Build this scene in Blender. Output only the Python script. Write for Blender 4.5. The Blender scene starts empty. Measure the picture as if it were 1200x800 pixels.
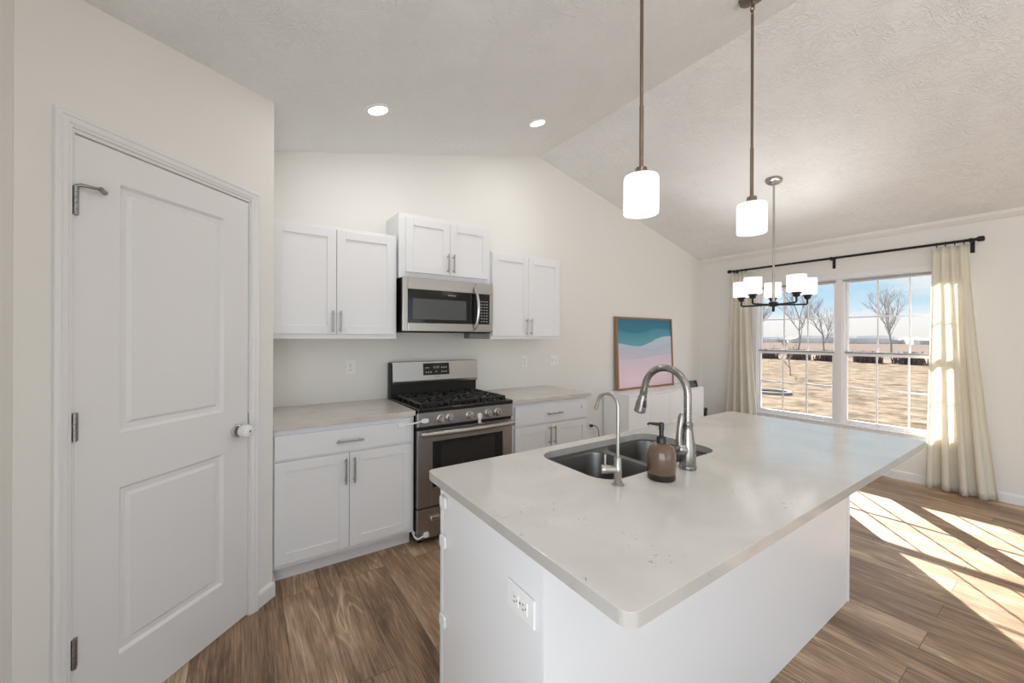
import bpy, bmesh, math, random
from mathutils import Vector, Matrix
random.seed(7)
S = bpy.context.scene
COL = S.collection
PI = math.pi

# ------------------------------------------------------------------ camera
psi = 0.5943
cam_d = bpy.data.cameras.new('camera'); cam = bpy.data.objects.new('camera', cam_d); COL.objects.link(cam)
cam_d.sensor_fit = 'HORIZONTAL'; cam_d.sensor_width = 36.0
cam_d.lens = 465.0772 / 1200 * 36
cam_d.shift_x = (600 - 597.76) / 1200; cam_d.shift_y = (395.2 - 400) / 1200
cam_d.clip_start = 0.02; cam_d.clip_end = 1000
cam.matrix_world = Matrix.Translation((0, 0, 1.4031)) @ (Matrix.Rotation(-psi, 4, 'Z') @ Matrix.Rotation(PI/2, 4, 'X') @ Matrix.Rotation(0.004, 4, 'Z'))
S.camera = cam
S.view_settings.view_transform = 'Standard'; S.view_settings.look = 'None'
S.view_settings.exposure = 0.0; S.view_settings.gamma = 1.0; S.view_settings.use_curve_mapping = False
S.cycles.max_bounces = 12; S.cycles.diffuse_bounces = 6; S.cycles.transparent_max_bounces = 16
S.cycles.use_denoising = True; S.cycles.sample_clamp_indirect = 6.0
S.cycles.caustics_reflective = False; S.cycles.caustics_refractive = False

# ------------------------------------------------------------------ sky
W = bpy.data.worlds.new('sky'); S.world = W; W.use_nodes = True
nt = W.node_tree; N = nt.nodes; Lk = nt.links
bg = N['Background']; tc = N.new('ShaderNodeTexCoord'); sep = N.new('ShaderNodeSeparateXYZ')
Lk.new(tc.outputs['Generated'], sep.inputs[0])
rp = N.new('ShaderNodeValToRGB'); Lk.new(sep.outputs['Z'], rp.inputs[0])
e = rp.color_ramp.elements
e[0].position = 0.0; e[0].color = (0.95, 0.88, 0.84, 1)
e[1].position = 0.036; e[1].color = (1.0, 1.0, 1.0, 1)
for p_, c_ in ((0.055, (0.62, 0.83, 0.97, 1)), (0.11, (0.40, 0.70, 0.92, 1)), (0.5, (0.50, 0.66, 0.85, 1)), (1.0, (0.5, 0.62, 0.8, 1))):
    q = e.new(p_); q.color = c_
mp = N.new('ShaderNodeMapping'); mp.inputs['Scale'].default_value = (3, 3, 22); Lk.new(tc.outputs['Generated'], mp.inputs[0])
nz = N.new('ShaderNodeTexNoise'); nz.inputs['Scale'].default_value = 1.3; nz.inputs['Detail'].default_value = 6; Lk.new(mp.outputs[0], nz.inputs['Vector'])
r2 = N.new('ShaderNodeValToRGB'); r2.color_ramp.elements[0].position = 0.46; r2.color_ramp.elements[1].position = 0.72; Lk.new(nz.outputs['Fac'], r2.inputs[0])
mx = N.new('ShaderNodeMixRGB'); mx.inputs[2].default_value = (0.95, 0.95, 0.95, 1)
Lk.new(r2.outputs[0], mx.inputs[0]); Lk.new(rp.outputs[0], mx.inputs[1]); Lk.new(mx.outputs[0], bg.inputs['Color'])
bg.inputs['Strength'].default_value = 1.6

# ------------------------------------------------------------------ sun, and fill lights added out of view to brighten the room
def lamp(name, kind, loc, power, color=(1, 1, 1), size=None, size_y=None, direction=None, spread=None):
    d = bpy.data.lights.new(name, kind); d.energy = power; d.color = color
    if kind == 'AREA':
        d.shape = 'RECTANGLE' if size_y else 'DISK'; d.size = size
        if size_y: d.size_y = size_y
        if spread: d.spread = spread
    elif kind == 'POINT': d.shadow_soft_size = size or 0.03
    o = bpy.data.objects.new(name, d); COL.objects.link(o); o.location = loc
    if direction: o.rotation_euler = Vector(direction).to_track_quat('-Z', 'Y').to_euler()
    return o
sun = lamp('sun', 'SUN', (12, 10, 8), 42.0, (1.0, 0.975, 0.945), direction=(-1.5, -1.27, -1.0)); sun.data.angle = 0.006
REAR_W, LEFT_W, CAN_W = 40.0, 42.0, 4.0
lamp('rear_fill', 'AREA', (1.8, -3.95, 1.25), REAR_W, (0.92, 0.975, 1.0), 3.8, 2.2, (0.05, 0.75, 1.3), spread=2.3)  # added area fill behind the camera, tilted up to brighten the ceiling
lamp('side_fill', 'AREA', (-0.64, -1.0, 1.15), LEFT_W, (0.92, 0.975, 1.0), 2.4, 2.0, (1, 0.25, 0.5))  # added area fill from the left, out of view

# ------------------------------------------------------------------ materials
def new_mat(name):
    m = bpy.data.materials.new(name); m.use_nodes = True
    return m, m.node_tree.nodes, m.node_tree.links, m.node_tree.nodes['Principled BSDF']
def mat(name, col, rough=0.5, metal=0.0, bump=0.0, bscale=60.0, emis=0.0, coat=0.0, vary=0.0):
    m, n, l, p = new_mat(name)
    p.inputs['Base Color'].default_value = (*col, 1); p.inputs['Roughness'].default_value = rough; p.inputs['Metallic'].default_value = metal
    if coat: p.inputs['Coat Weight'].default_value = coat; p.inputs['Coat Roughness'].default_value = 0.05
    if emis: p.inputs['Emission Color'].default_value = (*col, 1); p.inputs['Emission Strength'].default_value = emis
    t = n.new('ShaderNodeTexCoord'); z = n.new('ShaderNodeTexNoise'); z.inputs['Scale'].default_value = bscale; z.inputs['Detail'].default_value = 4
    l.new(t.outputs['Object'], z.inputs['Vector'])
    if bump:
        b = n.new('ShaderNodeBump'); b.inputs['Strength'].default_value = bump; b.inputs['Distance'].default_value = 0.002
        l.new(z.outputs['Fac'], b.inputs['Height']); l.new(b.outputs[0], p.inputs['Normal'])
    if vary:
        h = n.new('ShaderNodeMapRange'); h.inputs['To Min'].default_value = rough - vary; h.inputs['To Max'].default_value = rough + vary
        l.new(z.outputs['Fac'], h.inputs['Value']); l.new(h.outputs[0], p.inputs['Roughness'])
    return m
def brushed(name, col, rough, sx, sy, sz):
    m, n, l, p = new_mat(name); p.inputs['Metallic'].default_value = 1.0
    t = n.new('ShaderNodeTexCoord'); q = n.new('ShaderNodeMapping'); q.inputs['Scale'].default_value = (sx, sy, sz)
    z = n.new('ShaderNodeTexNoise'); z.inputs['Scale'].default_value = 4; z.inputs['Detail'].default_value = 5
    l.new(t.outputs['Object'], q.inputs[0]); l.new(q.outputs[0], z.inputs['Vector'])
    h = n.new('ShaderNodeMapRange'); h.inputs['To Min'].default_value = rough - 0.06; h.inputs['To Max'].default_value = rough + 0.06
    l.new(z.outputs['Fac'], h.inputs['Value']); l.new(h.outputs[0], p.inputs['Roughness'])
    c = n.new('ShaderNodeMixRGB'); c.inputs[1].default_value = (*[v*0.93 for v in col], 1); c.inputs[2].default_value = (*[min(1, v*1.05) for v in col], 1)
    l.new(z.outputs['Fac'], c.inputs[0]); l.new(c.outputs[0], p.inputs['Base Color'])
    b = n.new('ShaderNodeBump'); b.inputs['Strength'].default_value = 0.04; b.inputs['Distance'].default_value = 0.001
    l.new(z.outputs['Fac'], b.inputs['Height']); l.new(b.outputs[0], p.inputs['Normal'])
    return m

M = {}
M['wall'] = mat('wall_paint', (0.81, 0.803, 0.775), 0.75, bump=0.05, bscale=180)
M['trim'] = mat('trim_paint', (0.80, 0.80, 0.81), 0.38, bump=0.03, bscale=40)
M['door'] = mat('door_paint', (0.79, 0.79, 0.80), 0.4, bump=0.06, bscale=90)
M['cab'] = mat('cabinet_paint', (0.80, 0.81, 0.835), 0.36, bump=0.02, bscale=50)
M['gap'] = mat('cabinet_gap', (0.5, 0.5, 0.52), 0.6)
M['plastic'] = mat('white_plastic', (0.86, 0.86, 0.86), 0.3)
M['slot'] = mat('socket_slot', (0.10, 0.10, 0.10), 0.6)
M['nickel'] = mat('brushed_nickel', (0.46, 0.445, 0.42), 0.3, 1.0, vary=0.06)
M['satin'] = mat('satin_faucet_steel', (0.34, 0.325, 0.31), 0.28, 1.0, vary=0.05)
M['chrome'] = mat('chrome', (0.70, 0.70, 0.70), 0.15, 1.0)
M['hinge'] = mat('hinge_steel', (0.33, 0.33, 0.33), 0.35, 1.0)
M['bronze'] = mat('aged_bronze', (0.20, 0.155, 0.115), 0.38, 0.85, vary=0.06)
M['steel'] = brushed('appliance_steel', (0.44, 0.425, 0.405), 0.30, 1, 1, 60)
M['steel_v'] = brushed('sink_steel', (0.215, 0.21, 0.205), 0.34, 30, 30, 2)
M['black'] = mat('black_metal', (0.012, 0.012, 0.012), 0.45, 0.3, bump=0.04, bscale=200)
M['iron'] = mat('cast_iron', (0.015, 0.015, 0.015), 0.30, bump=0.1, bscale=300)
M['enamel'] = mat('black_enamel', (0.010, 0.010, 0.010), 0.18)
M['blkglass'] = mat('black_glass', (0.008, 0.008, 0.009), 0.07)
M['ovenglass'] = mat('oven_glass', (0.02, 0.018, 0.017), 0.06)
M['mwglass'] = mat('microwave_window', (0.075, 0.08, 0.08), 0.22)
M['blkplastic'] = mat('black_plastic', (0.015, 0.015, 0.016), 0.35)
M['print'] = mat('pale_print', (0.55, 0.55, 0.55), 0.5)
M['grey'] = mat('grey_plastic', (0.16, 0.16, 0.17), 0.5)
M['lit'] = mat('lit_lens', (1.0, 0.98, 0.95), 0.5, emis=4.0)
M['soap'] = mat('brown_glaze', (0.125, 0.078, 0.048), 0.12, coat=0.5)
M['soapband'] = mat('dark_band', (0.02, 0.015, 0.012), 0.35)
M['console'] = mat('console_lacquer', (0.92, 0.92, 0.93), 0.3)
M['vinyl'] = mat('window_vinyl', (0.84, 0.84, 0.86), 0.35)
M['rail'] = mat('grey_rail', (0.33, 0.34, 0.36), 0.45)
M['bark'] = mat('bark', (0.28, 0.24, 0.22), 0.9, bump=0.3, bscale=8)
M['brush'] = mat('dry_brush', (0.10, 0.06, 0.055), 0.95, bump=0.5, bscale=6)
M['haze'] = mat('distant_wood', (0.85, 0.80, 0.78), 1.0)  # air haze put into the woods' colour as a pale tone

def shade_glass():
    m, n, l, p = new_mat('opal_glass'); out = n['Material Output']
    tr = n.new('ShaderNodeBsdfTranslucent'); tr.inputs[0].default_value = (0.95, 0.95, 0.95, 1)
    df = n.new('ShaderNodeBsdfDiffuse'); df.inputs[0].default_value = (0.9, 0.9, 0.9, 1)
    gl = n.new('ShaderNodeBsdfGlossy'); gl.inputs['Roughness'].default_value = 0.25
    em = n.new('ShaderNodeEmission'); em.inputs[0].default_value = (1, 0.99, 0.97, 1); em.inputs[1].default_value = 0.22
    a = n.new('ShaderNodeMixShader'); a.inputs[0].default_value = 0.6; l.new(df.outputs[0], a.inputs[1]); l.new(tr.outputs[0], a.inputs[2])
    b = n.new('ShaderNodeMixShader'); b.inputs[0].default_value = 0.05; l.new(a.outputs[0], b.inputs[1]); l.new(gl.outputs[0], b.inputs[2])
    c = n.new('ShaderNodeAddShader'); l.new(b.outputs[0], c.inputs[0]); l.new(em.outputs[0], c.inputs[1]); l.new(c.outputs[0], out.inputs[0])
    return m
M['opal'] = shade_glass()
def window_glass(name, tint, extra=None):
    m, n, l, p = new_mat(name); out = n['Material Output']
    t = n.new('ShaderNodeBsdfTransparent'); t.inputs[0].default_value = (*tint, 1)
    g = n.new('ShaderNodeBsdfGlossy'); g.inputs['Roughness'].default_value = 0.02
    lw = n.new('ShaderNodeLayerWeight'); lw.inputs[0].default_value = 0.5
    pw = n.new('ShaderNodeMath'); pw.operation = 'POWER'; pw.inputs[1].default_value = 4.0; l.new(lw.outputs['Facing'], pw.inputs[0])
    f = n.new('ShaderNodeMath'); f.operation = 'MULTIPLY_ADD'; f.inputs[1].default_value = 0.9; f.inputs[2].default_value = 0.04; l.new(pw.outputs[0], f.inputs[0])
    x = n.new('ShaderNodeMixShader'); l.new(f.outputs[0], x.inputs[0]); l.new(t.outputs[0], x.inputs[1]); l.new(g.outputs[0], x.inputs[2])
    l.new(x.outputs[0], out.inputs[0])
    return m
M['glass'] = window_glass('window_glass', (0.9, 0.92, 0.92))
def dimming_sheet_mat():  # see-through grey sheet, added to dim sun and sky in the upper sash
    m, n, l, p = new_mat('dimming_sheet'); out = n['Material Output']
    t = n.new('ShaderNodeBsdfTransparent'); t.inputs[0].default_value = (0.62, 0.62, 0.62, 1)
    d = n.new('ShaderNodeBsdfTranslucent'); d.inputs[0].default_value = (0.85, 0.85, 0.85, 1)
    x = n.new('ShaderNodeMixShader'); x.inputs[0].default_value = 0.012; l.new(t.outputs[0], x.inputs[1]); l.new(d.outputs[0], x.inputs[2]); l.new(x.outputs[0], out.inputs[0])
    return m
M['screen'] = dimming_sheet_mat()
def curtain_mat():
    m, n, l, p = new_mat('cream_linen'); out = n['Material Output']
    t = n.new('ShaderNodeTexCoord'); q = n.new('ShaderNodeMapping'); q.inputs['Scale'].default_value = (900, 900, 60); l.new(t.outputs['Object'], q.inputs[0])
    z = n.new('ShaderNodeTexNoise'); z.inputs['Scale'].default_value = 1; l.new(q.outputs[0], z.inputs['Vector'])
    c = n.new('ShaderNodeMixRGB'); c.inputs[1].default_value = (0.87, 0.835, 0.75, 1); c.inputs[2].default_value = (0.93, 0.905, 0.835, 1); l.new(z.outputs['Fac'], c.inputs[0])
    d = n.new('ShaderNodeBsdfDiffuse'); r = n.new('ShaderNodeBsdfTranslucent'); l.new(c.outputs[0], d.inputs[0]); l.new(c.outputs[0], r.inputs[0])
    x = n.new('ShaderNodeMixShader'); x.inputs[0].default_value = 0.38; l.new(d.outputs[0], x.inputs[1]); l.new(r.outputs[0], x.inputs[2]); l.new(x.outputs[0], out.inputs[0])
    return m
M['curtain'] = curtain_mat()
def ceiling_mat():
    m, n, l, p = new_mat('stomped_ceiling'); p.inputs['Base Color'].default_value = (0.86, 0.872, 0.872, 1); p.inputs['Roughness'].default_value = 0.9
    t = n.new('ShaderNodeTexCoord')
    w = n.new('ShaderNodeTexNoise'); w.inputs['Scale'].default_value = 5; l.new(t.outputs['Object'], w.inputs['Vector'])
    s = n.new('ShaderNodeVectorMath'); s.operation = 'MULTIPLY_ADD'; s.inputs[1].default_value = (0.35,)*3; l.new(w.outputs['Color'], s.inputs[0]); l.new(t.outputs['Object'], s.inputs[2])
    z = n.new('ShaderNodeTexNoise'); z.inputs['Scale'].default_value = 34; z.inputs['Detail'].default_value = 5; z.inputs['Distortion'].default_value = 1.4; l.new(s.outputs[0], z.inputs['Vector'])
    z2 = n.new('ShaderNodeTexNoise'); z2.inputs['Scale'].default_value = 4.5; z2.inputs['Detail'].default_value = 2; l.new(t.outputs['Object'], z2.inputs['Vector'])
    r = n.new('ShaderNodeValToRGB'); r.color_ramp.elements[0].position = 0.42; r.color_ramp.elements[1].position = 0.62; l.new(z.outputs['Fac'], r.inputs[0])
    r2 = n.new('ShaderNodeMapRange'); r2.inputs['From Min'].default_value = 0.3; r2.inputs['From Max'].default_value = 0.7; r2.inputs['To Min'].default_value = 0.15; l.new(z2.outputs['Fac'], r2.inputs['Value'])
    mu = n.new('ShaderNodeMath'); mu.operation = 'MULTIPLY'; l.new(r.outputs[0], mu.inputs[0]); l.new(r2.outputs[0], mu.inputs[1])
    b = n.new('ShaderNodeBump'); b.inputs['Strength'].default_value = 0.55; b.inputs['Distance'].default_value = 0.009; l.new(mu.outputs[0], b.inputs['Height']); l.new(b.outputs[0], p.inputs['Normal'])
    return m
M['ceil'] = ceiling_mat()
def quartz_mat(name, base, warm):
    m, n, l, p = new_mat(name); p.inputs['Roughness'].default_value = 0.13; p.inputs['Specular IOR Level'].default_value = 0.5
    t = n.new('ShaderNodeTexCoord')
    a = n.new('ShaderNodeTexNoise'); a.inputs['Scale'].default_value = 3.0; a.inputs['Detail'].default_value = 8; a.inputs['Distortion'].default_value = 1.0; l.new(t.outputs['Object'], a.inputs['Vector'])
    c0 = n.new('ShaderNodeMixRGB'); c0.inputs[1].default_value = (*base, 1); c0.inputs[2].default_value = (*warm, 1)
    ra = n.new('ShaderNodeValToRGB'); ra.color_ramp.elements[0].position = 0.35; ra.color_ramp.elements[1].position = 0.7; l.new(a.outputs['Fac'], ra.inputs[0]); l.new(ra.outputs[0], c0.inputs[0])
    # fine specks gathered in patches
    v = n.new('ShaderNodeTexNoise'); v.inputs['Scale'].default_value = 85; v.inputs['Detail'].default_value = 4; v.inputs['Distortion'].default_value = 0.8; l.new(t.outputs['Object'], v.inputs['Vector'])
    rv = n.new('ShaderNodeValToRGB'); rv.color_ramp.elements[0].position = 0.645; rv.color_ramp.elements[1].position = 0.70; l.new(v.outputs['Fac'], rv.inputs[0])
    k = n.new('ShaderNodeTexNoise'); k.inputs['Scale'].default_value = 4.2; k.inputs['Detail'].default_value = 3; l.new(t.outputs['Object'], k.inputs['Vector'])
    rk = n.new('ShaderNodeValToRGB'); rk.color_ramp.elements[0].position = 0.52; rk.color_ramp.elements[1].position = 0.66; l.new(k.outputs['Fac'], rk.inputs[0])
    mu = n.new('ShaderNodeMath'); mu.operation = 'MULTIPLY'; l.new(rv.outputs[0], mu.inputs[0]); l.new(rk.outputs[0], mu.inputs[1])
    ms = n.new('ShaderNodeMath'); ms.operation = 'MULTIPLY'; ms.inputs[1].default_value = 0.9; l.new(mu.outputs[0], ms.inputs[0])
    c1 = n.new('ShaderNodeMixRGB'); c1.inputs[2].default_value = (0.20, 0.18, 0.16, 1); l.new(ms.outputs[0], c1.inputs[0]); l.new(c0.outputs[0], c1.inputs[1])
    l.new(c1.outputs[0], p.inputs['Base Color'])
    return m
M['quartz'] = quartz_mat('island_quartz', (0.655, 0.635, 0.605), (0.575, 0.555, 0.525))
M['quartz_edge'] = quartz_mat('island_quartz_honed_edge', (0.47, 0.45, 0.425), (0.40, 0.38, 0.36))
M['quartz2'] = quartz_mat('range_side_quartz', (0.64, 0.60, 0.555), (0.56, 0.52, 0.475))  # beige cast is warm light put into the stone's colour
def floor_mat():
    m, n, l, p = new_mat('vinyl_plank')
    t = n.new('ShaderNodeTexCoord'); q = n.new('ShaderNodeMapping'); q.inputs['Rotation'].default_value = (0, 0, PI/2); l.new(t.outputs['Object'], q.inputs[0])
    br = n.new('ShaderNodeTexBrick'); br.offset = 0.37; br.inputs['Scale'].default_value = 1.0; br.inputs['Brick Width'].default_value = 1.22; br.inputs['Row Height'].default_value = 0.182
    br.inputs['Mortar Size'].default_value = 0.0012; br.inputs['Mortar Smooth'].default_value = 0.1; br.inputs['Bias'].default_value = 0.0
    br.inputs['Color1'].default_value = (0, 0, 0, 1); br.inputs['Color2'].default_value = (1, 1, 1, 1); br.inputs['Mortar'].default_value = (0.5, 0.5, 0.5, 1)
    l.new(q.outputs[0], br.inputs['Vector'])
    rnd = n.new('ShaderNodeSeparateColor'); l.new(br.outputs['Color'], rnd.inputs[0])
    wv = n.new('ShaderNodeMath'); wv.operation = 'MULTIPLY'; wv.inputs[1].default_value = 23.0; l.new(rnd.outputs[0], wv.inputs[0])
    # cathedral figure: low noise stretched along the plank, cut into rings
    q2 = n.new('ShaderNodeMapping'); q2.inputs['Scale'].default_value = (7.5, 0.9, 1); l.new(t.outputs['Object'], q2.inputs[0])
    f = n.new('ShaderNodeTexNoise'); f.noise_dimensions = '4D'; f.inputs['Scale'].default_value = 1.0; f.inputs['Detail'].default_value = 1.5; f.inputs['Distortion'].default_value = 0.6
    l.new(q2.outputs[0], f.inputs['Vector']); l.new(wv.outputs[0], f.inputs['W'])
    fm = n.new('ShaderNodeMath'); fm.operation = 'MULTIPLY'; fm.inputs[1].default_value = 75; l.new(f.outputs['Fac'], fm.inputs[0])
    fs = n.new('ShaderNodeMath'); fs.operation = 'SINE'; l.new(fm.outputs[0], fs.inputs[0])
    q3 = n.new('ShaderNodeMapping'); q3.inputs['Scale'].default_value = (160, 5.5, 1); l.new(t.outputs['Object'], q3.inputs[0])
    g = n.new('ShaderNodeTexNoise'); g.noise_dimensions = '4D'; g.inputs['Scale'].default_value = 1.0; g.inputs['Detail'].default_value = 6; l.new(q3.outputs[0], g.inputs['Vector']); l.new(wv.outputs[0], g.inputs['W'])
    q4 = n.new('ShaderNodeMapping'); q4.inputs['Scale'].default_value = (9, 2.2, 1); l.new(t.outputs['Object'], q4.inputs[0])
    h = n.new('ShaderNodeTexNoise'); h.noise_dimensions = '4D'; h.inputs['Scale'].default_value = 1.0; h.inputs['Detail'].default_value = 5; h.inputs['Roughness'].default_value = 0.65; h.inputs['Distortion'].default_value = 0.5
    l.new(q4.outputs[0], h.inputs['Vector']); l.new(wv.outputs[0], h.inputs['W'])
    def ramp(src, a, b, lo=0.0, hi=1.0):
        r = n.new('ShaderNodeMapRange'); r.inputs['From Min'].default_value = a; r.inputs['From Max'].default_value = b; r.inputs['To Min'].default_value = lo; r.inputs['To Max'].default_value = hi
        l.new(src, r.inputs['Value']); return r.outputs[0]
    def madd(a, b):
        x = n.new('ShaderNodeMath'); x.operation = 'ADD'; l.new(a, x.inputs[0]); l.new(b, x.inputs[1]); return x.outputs[0]
    ms = n.new('ShaderNodeTexNoise'); ms.noise_dimensions = '4D'; ms.inputs['Scale'].default_value = 0.5; ms.inputs['Detail'].default_value = 2; l.new(q4.outputs[0], ms.inputs['Vector']); l.new(wv.outputs[0], ms.inputs['W'])
    lines = n.new('ShaderNodeMath'); lines.operation = 'MULTIPLY'; l.new(ramp(fs.outputs[0], 0.55, 1.0, 0, 0.30), lines.inputs[0]); l.new(ramp(ms.outputs['Fac'], 0.47, 0.6, 0, 1), lines.inputs[1])
    tot = madd(madd(lines.outputs[0], ramp(g.outputs['Fac'], 0.3, 0.7, -0.06, 0.36)), madd(ramp(h.outputs['Fac'], 0.3, 0.7, 0.04, 0.50), ramp(rnd.outputs[0], 0, 1, -0.12, 0.14)))
    cr = n.new('ShaderNodeValToRGB'); l.new(tot, cr.inputs[0]); ce = cr.color_ramp.elements
    ce[0].position = 0.12; ce[0].color = (0.12, 0.068, 0.038, 1); ce[1].position = 0.88; ce[1].color = (0.62, 0.465, 0.325, 1)
    x = ce.new(0.48); x.color = (0.345, 0.22, 0.134, 1)
    # knots
    q5 = n.new('ShaderNodeMapping'); q5.inputs['Scale'].default_value = (3.4, 1.25, 1); l.new(t.outputs['Object'], q5.inputs[0])
    kv = n.new('ShaderNodeTexVoronoi'); kv.inputs['Scale'].default_value = 1.0; l.new(q5.outputs[0], kv.inputs['Vector'])
    hk = n.new('ShaderNodeMath'); hk.operation = 'MULTIPLY_ADD'; hk.inputs[1].default_value = 0.35; l.new(h.outputs['Fac'], hk.inputs[0]); l.new(kv.outputs['Distance'], hk.inputs[2])
    kr = ramp(hk.outputs[0], 0.22, 0.31, 0.85, 0.0)
    c2 = n.new('ShaderNodeMixRGB'); c2.inputs[2].default_value = (0.085, 0.05, 0.03, 1); l.new(kr, c2.inputs[0]); l.new(cr.outputs[0], c2.inputs[1])
    c3 = n.new('ShaderNodeMixRGB'); c3.inputs[2].default_value = (0.07, 0.045, 0.03, 1); l.new(br.outputs['Fac'], c3.inputs[0]); l.new(c2.outputs[0], c3.inputs[1])
    l.new(c3.outputs[0], p.inputs['Base Color'])
    l.new(ramp(g.outputs['Fac'], 0.3, 0.7, 0.36, 0.5), p.inputs['Roughness'])
    b = n.new('ShaderNodeBump'); b.inputs['Strength'].default_value = 0.12; b.inputs['Distance'].default_value = 0.002; l.new(tot, b.inputs['Height']); l.new(b.outputs[0], p.inputs['Normal'])
    return m
M['floor'] = floor_mat()
def field_mat(name, c0, c1, scale):
    m, n, l, p = new_mat(name); p.inputs['Roughness'].default_value = 1.0; p.inputs['Specular IOR Level'].default_value = 0.0
    t = n.new('ShaderNodeTexCoord'); a = n.new('ShaderNodeTexNoise'); a.inputs['Scale'].default_value = scale; a.inputs['Detail'].default_value = 8; a.inputs['Roughness'].default_value = 0.75; l.new(t.outputs['Object'], a.inputs['Vector'])
    r = n.new('ShaderNodeValToRGB'); r.color_ramp.elements[0].position = 0.32; r.color_ramp.elements[0].color = (*c0, 1); r.color_ramp.elements[1].position = 0.66; r.color_ramp.elements[1].color = (*c1, 1)
    l.new(a.outputs['Fac'], r.inputs[0]); l.new(r.outputs[0], p.inputs['Base Color'])
    b = n.new('ShaderNodeBump'); b.inputs['Strength'].default_value = 0.5; b.inputs['Distance'].default_value = 0.05; l.new(a.outputs['Fac'], b.inputs['Height']); l.new(b.outputs[0], p.inputs['Normal'])
    return m
M['lawn'] = field_mat('dry_lawn', (0.035, 0.026, 0.018), (0.215, 0.168, 0.126), 1.6)
M['field'] = field_mat('far_field', (0.14, 0.105, 0.088), (0.19, 0.15, 0.125), 0.05)
def painting_mat():
    m, n, l, p = new_mat('painted_waves'); p.inputs['Roughness'].default_value = 0.45
    t = n.new('ShaderNodeTexCoord'); s = n.new('ShaderNodeSeparateXYZ'); l.new(t.outputs['Generated'], s.inputs[0])
    def mth(op, a, b=None, c=None):
        x = n.new('ShaderNodeMath'); x.operation = op
        for i, v in enumerate((a, b, c)):
            if v is None: continue
            if isinstance(v, (int, float)): x.inputs[i].default_value = v
            else: l.new(v, x.inputs[i])
        return x.outputs[0]
    X, Z = s.outputs['X'], s.outputs['Z']
    nzz = n.new('ShaderNodeTexNoise'); nzz.inputs['Scale'].default_value = 3.2; nzz.inputs['Detail'].default_value = 3; l.new(t.outputs['Generated'], nzz.inputs['Vector'])
    wob = mth('MULTIPLY', mth('SUBTRACT', nzz.outputs['Fac'], 0.5), 0.05)
    layers = [  # height, amplitude, frequency, phase, tilt, colour at its crest, colour deeper
        (0.835, 0.030, 7.5, 2.2, 0.05, (0.05, 0.26, 0.37), (0.11, 0.36, 0.45)),
        (0.665, 0.050, 6.2, 2.35, 0.10, (0.50, 0.62, 0.74), (0.55, 0.60, 0.72)),
        (0.58, 0.035, 7.0, 0.2, 0.07, (0.50, 0.56, 0.69), (0.60, 0.61, 0.72)),
        (0.50, 0.022, 6.0, 1.6, -0.05, (0.56, 0.55, 0.68), (0.66, 0.58, 0.70)),
        (0.44, 0.018, 5.0, 3.2, 0.04, (0.70, 0.60, 0.71), (0.74, 0.60, 0.70)),
        (0.30, 0.018, 6.5, 0.6, -0.03, (0.76, 0.61, 0.70), (0.80, 0.62, 0.70)),
        (0.16, 0.015, 5.5, 2.0, 0.03, (0.82, 0.64, 0.70), (0.82, 0.60, 0.65))]
    base = n.new('ShaderNodeMixRGB'); base.inputs[1].default_value = (0.05, 0.30, 0.40, 1); base.inputs[2].default_value = (0.02, 0.17, 0.27, 1); l.new(Z, base.inputs[0])
    cur = base.outputs[0]
    for h, a, fq, ph, ti, ca, cb in layers:
        edge = mth('ADD', mth('MULTIPLY_ADD', mth('SINE', mth('MULTIPLY_ADD', X, fq, ph)), a, h), mth('ADD', wob, mth('MULTIPLY', mth('SUBTRACT', X, 0.5), ti)))
        d = mth('SUBTRACT', edge, Z)
        fac = n.new('ShaderNodeMapRange'); fac.inputs['From Min'].default_value = -0.003; fac.inputs['From Max'].default_value = 0.004; l.new(d, fac.inputs['Value'])
        dp = n.new('ShaderNodeMapRange'); dp.inputs['From Min'].default_value = 0.0; dp.inputs['From Max'].default_value = 0.16; l.new(d, dp.inputs['Value'])
        c = n.new('ShaderNodeMixRGB'); c.inputs[1].default_value = (*ca, 1); c.inputs[2].default_value = (*cb, 1); l.new(dp.outputs[0], c.inputs[0])
        x = n.new('ShaderNodeMixRGB'); l.new(fac.outputs[0], x.inputs[0]); l.new(cur, x.inputs[1]); l.new(c.outputs[0], x.inputs[2]); cur = x.outputs[0]
    l.new(cur, p.inputs['Base Color'])
    return m
M['painting'] = painting_mat()
def wood_mat():
    m, n, l, p = new_mat('frame_oak'); p.inputs['Roughness'].default_value = 0.5
    t = n.new('ShaderNodeTexCoord'); q = n.new('ShaderNodeMapping'); q.inputs['Scale'].default_value = (12, 60, 12); l.new(t.outputs['Object'], q.inputs[0])
    a = n.new('ShaderNodeTexNoise'); a.inputs['Scale'].default_value = 2; a.inputs['Detail'].default_value = 4; l.new(q.outputs[0], a.inputs['Vector'])
    c = n.new('ShaderNodeMixRGB'); c.inputs[1].default_value = (0.22, 0.125, 0.06, 1); c.inputs[2].default_value = (0.38, 0.235, 0.125, 1); l.new(a.outputs['Fac'], c.inputs[0]); l.new(c.outputs[0], p.inputs['Base Color'])
    return m
M['oak'] = wood_mat()

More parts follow.
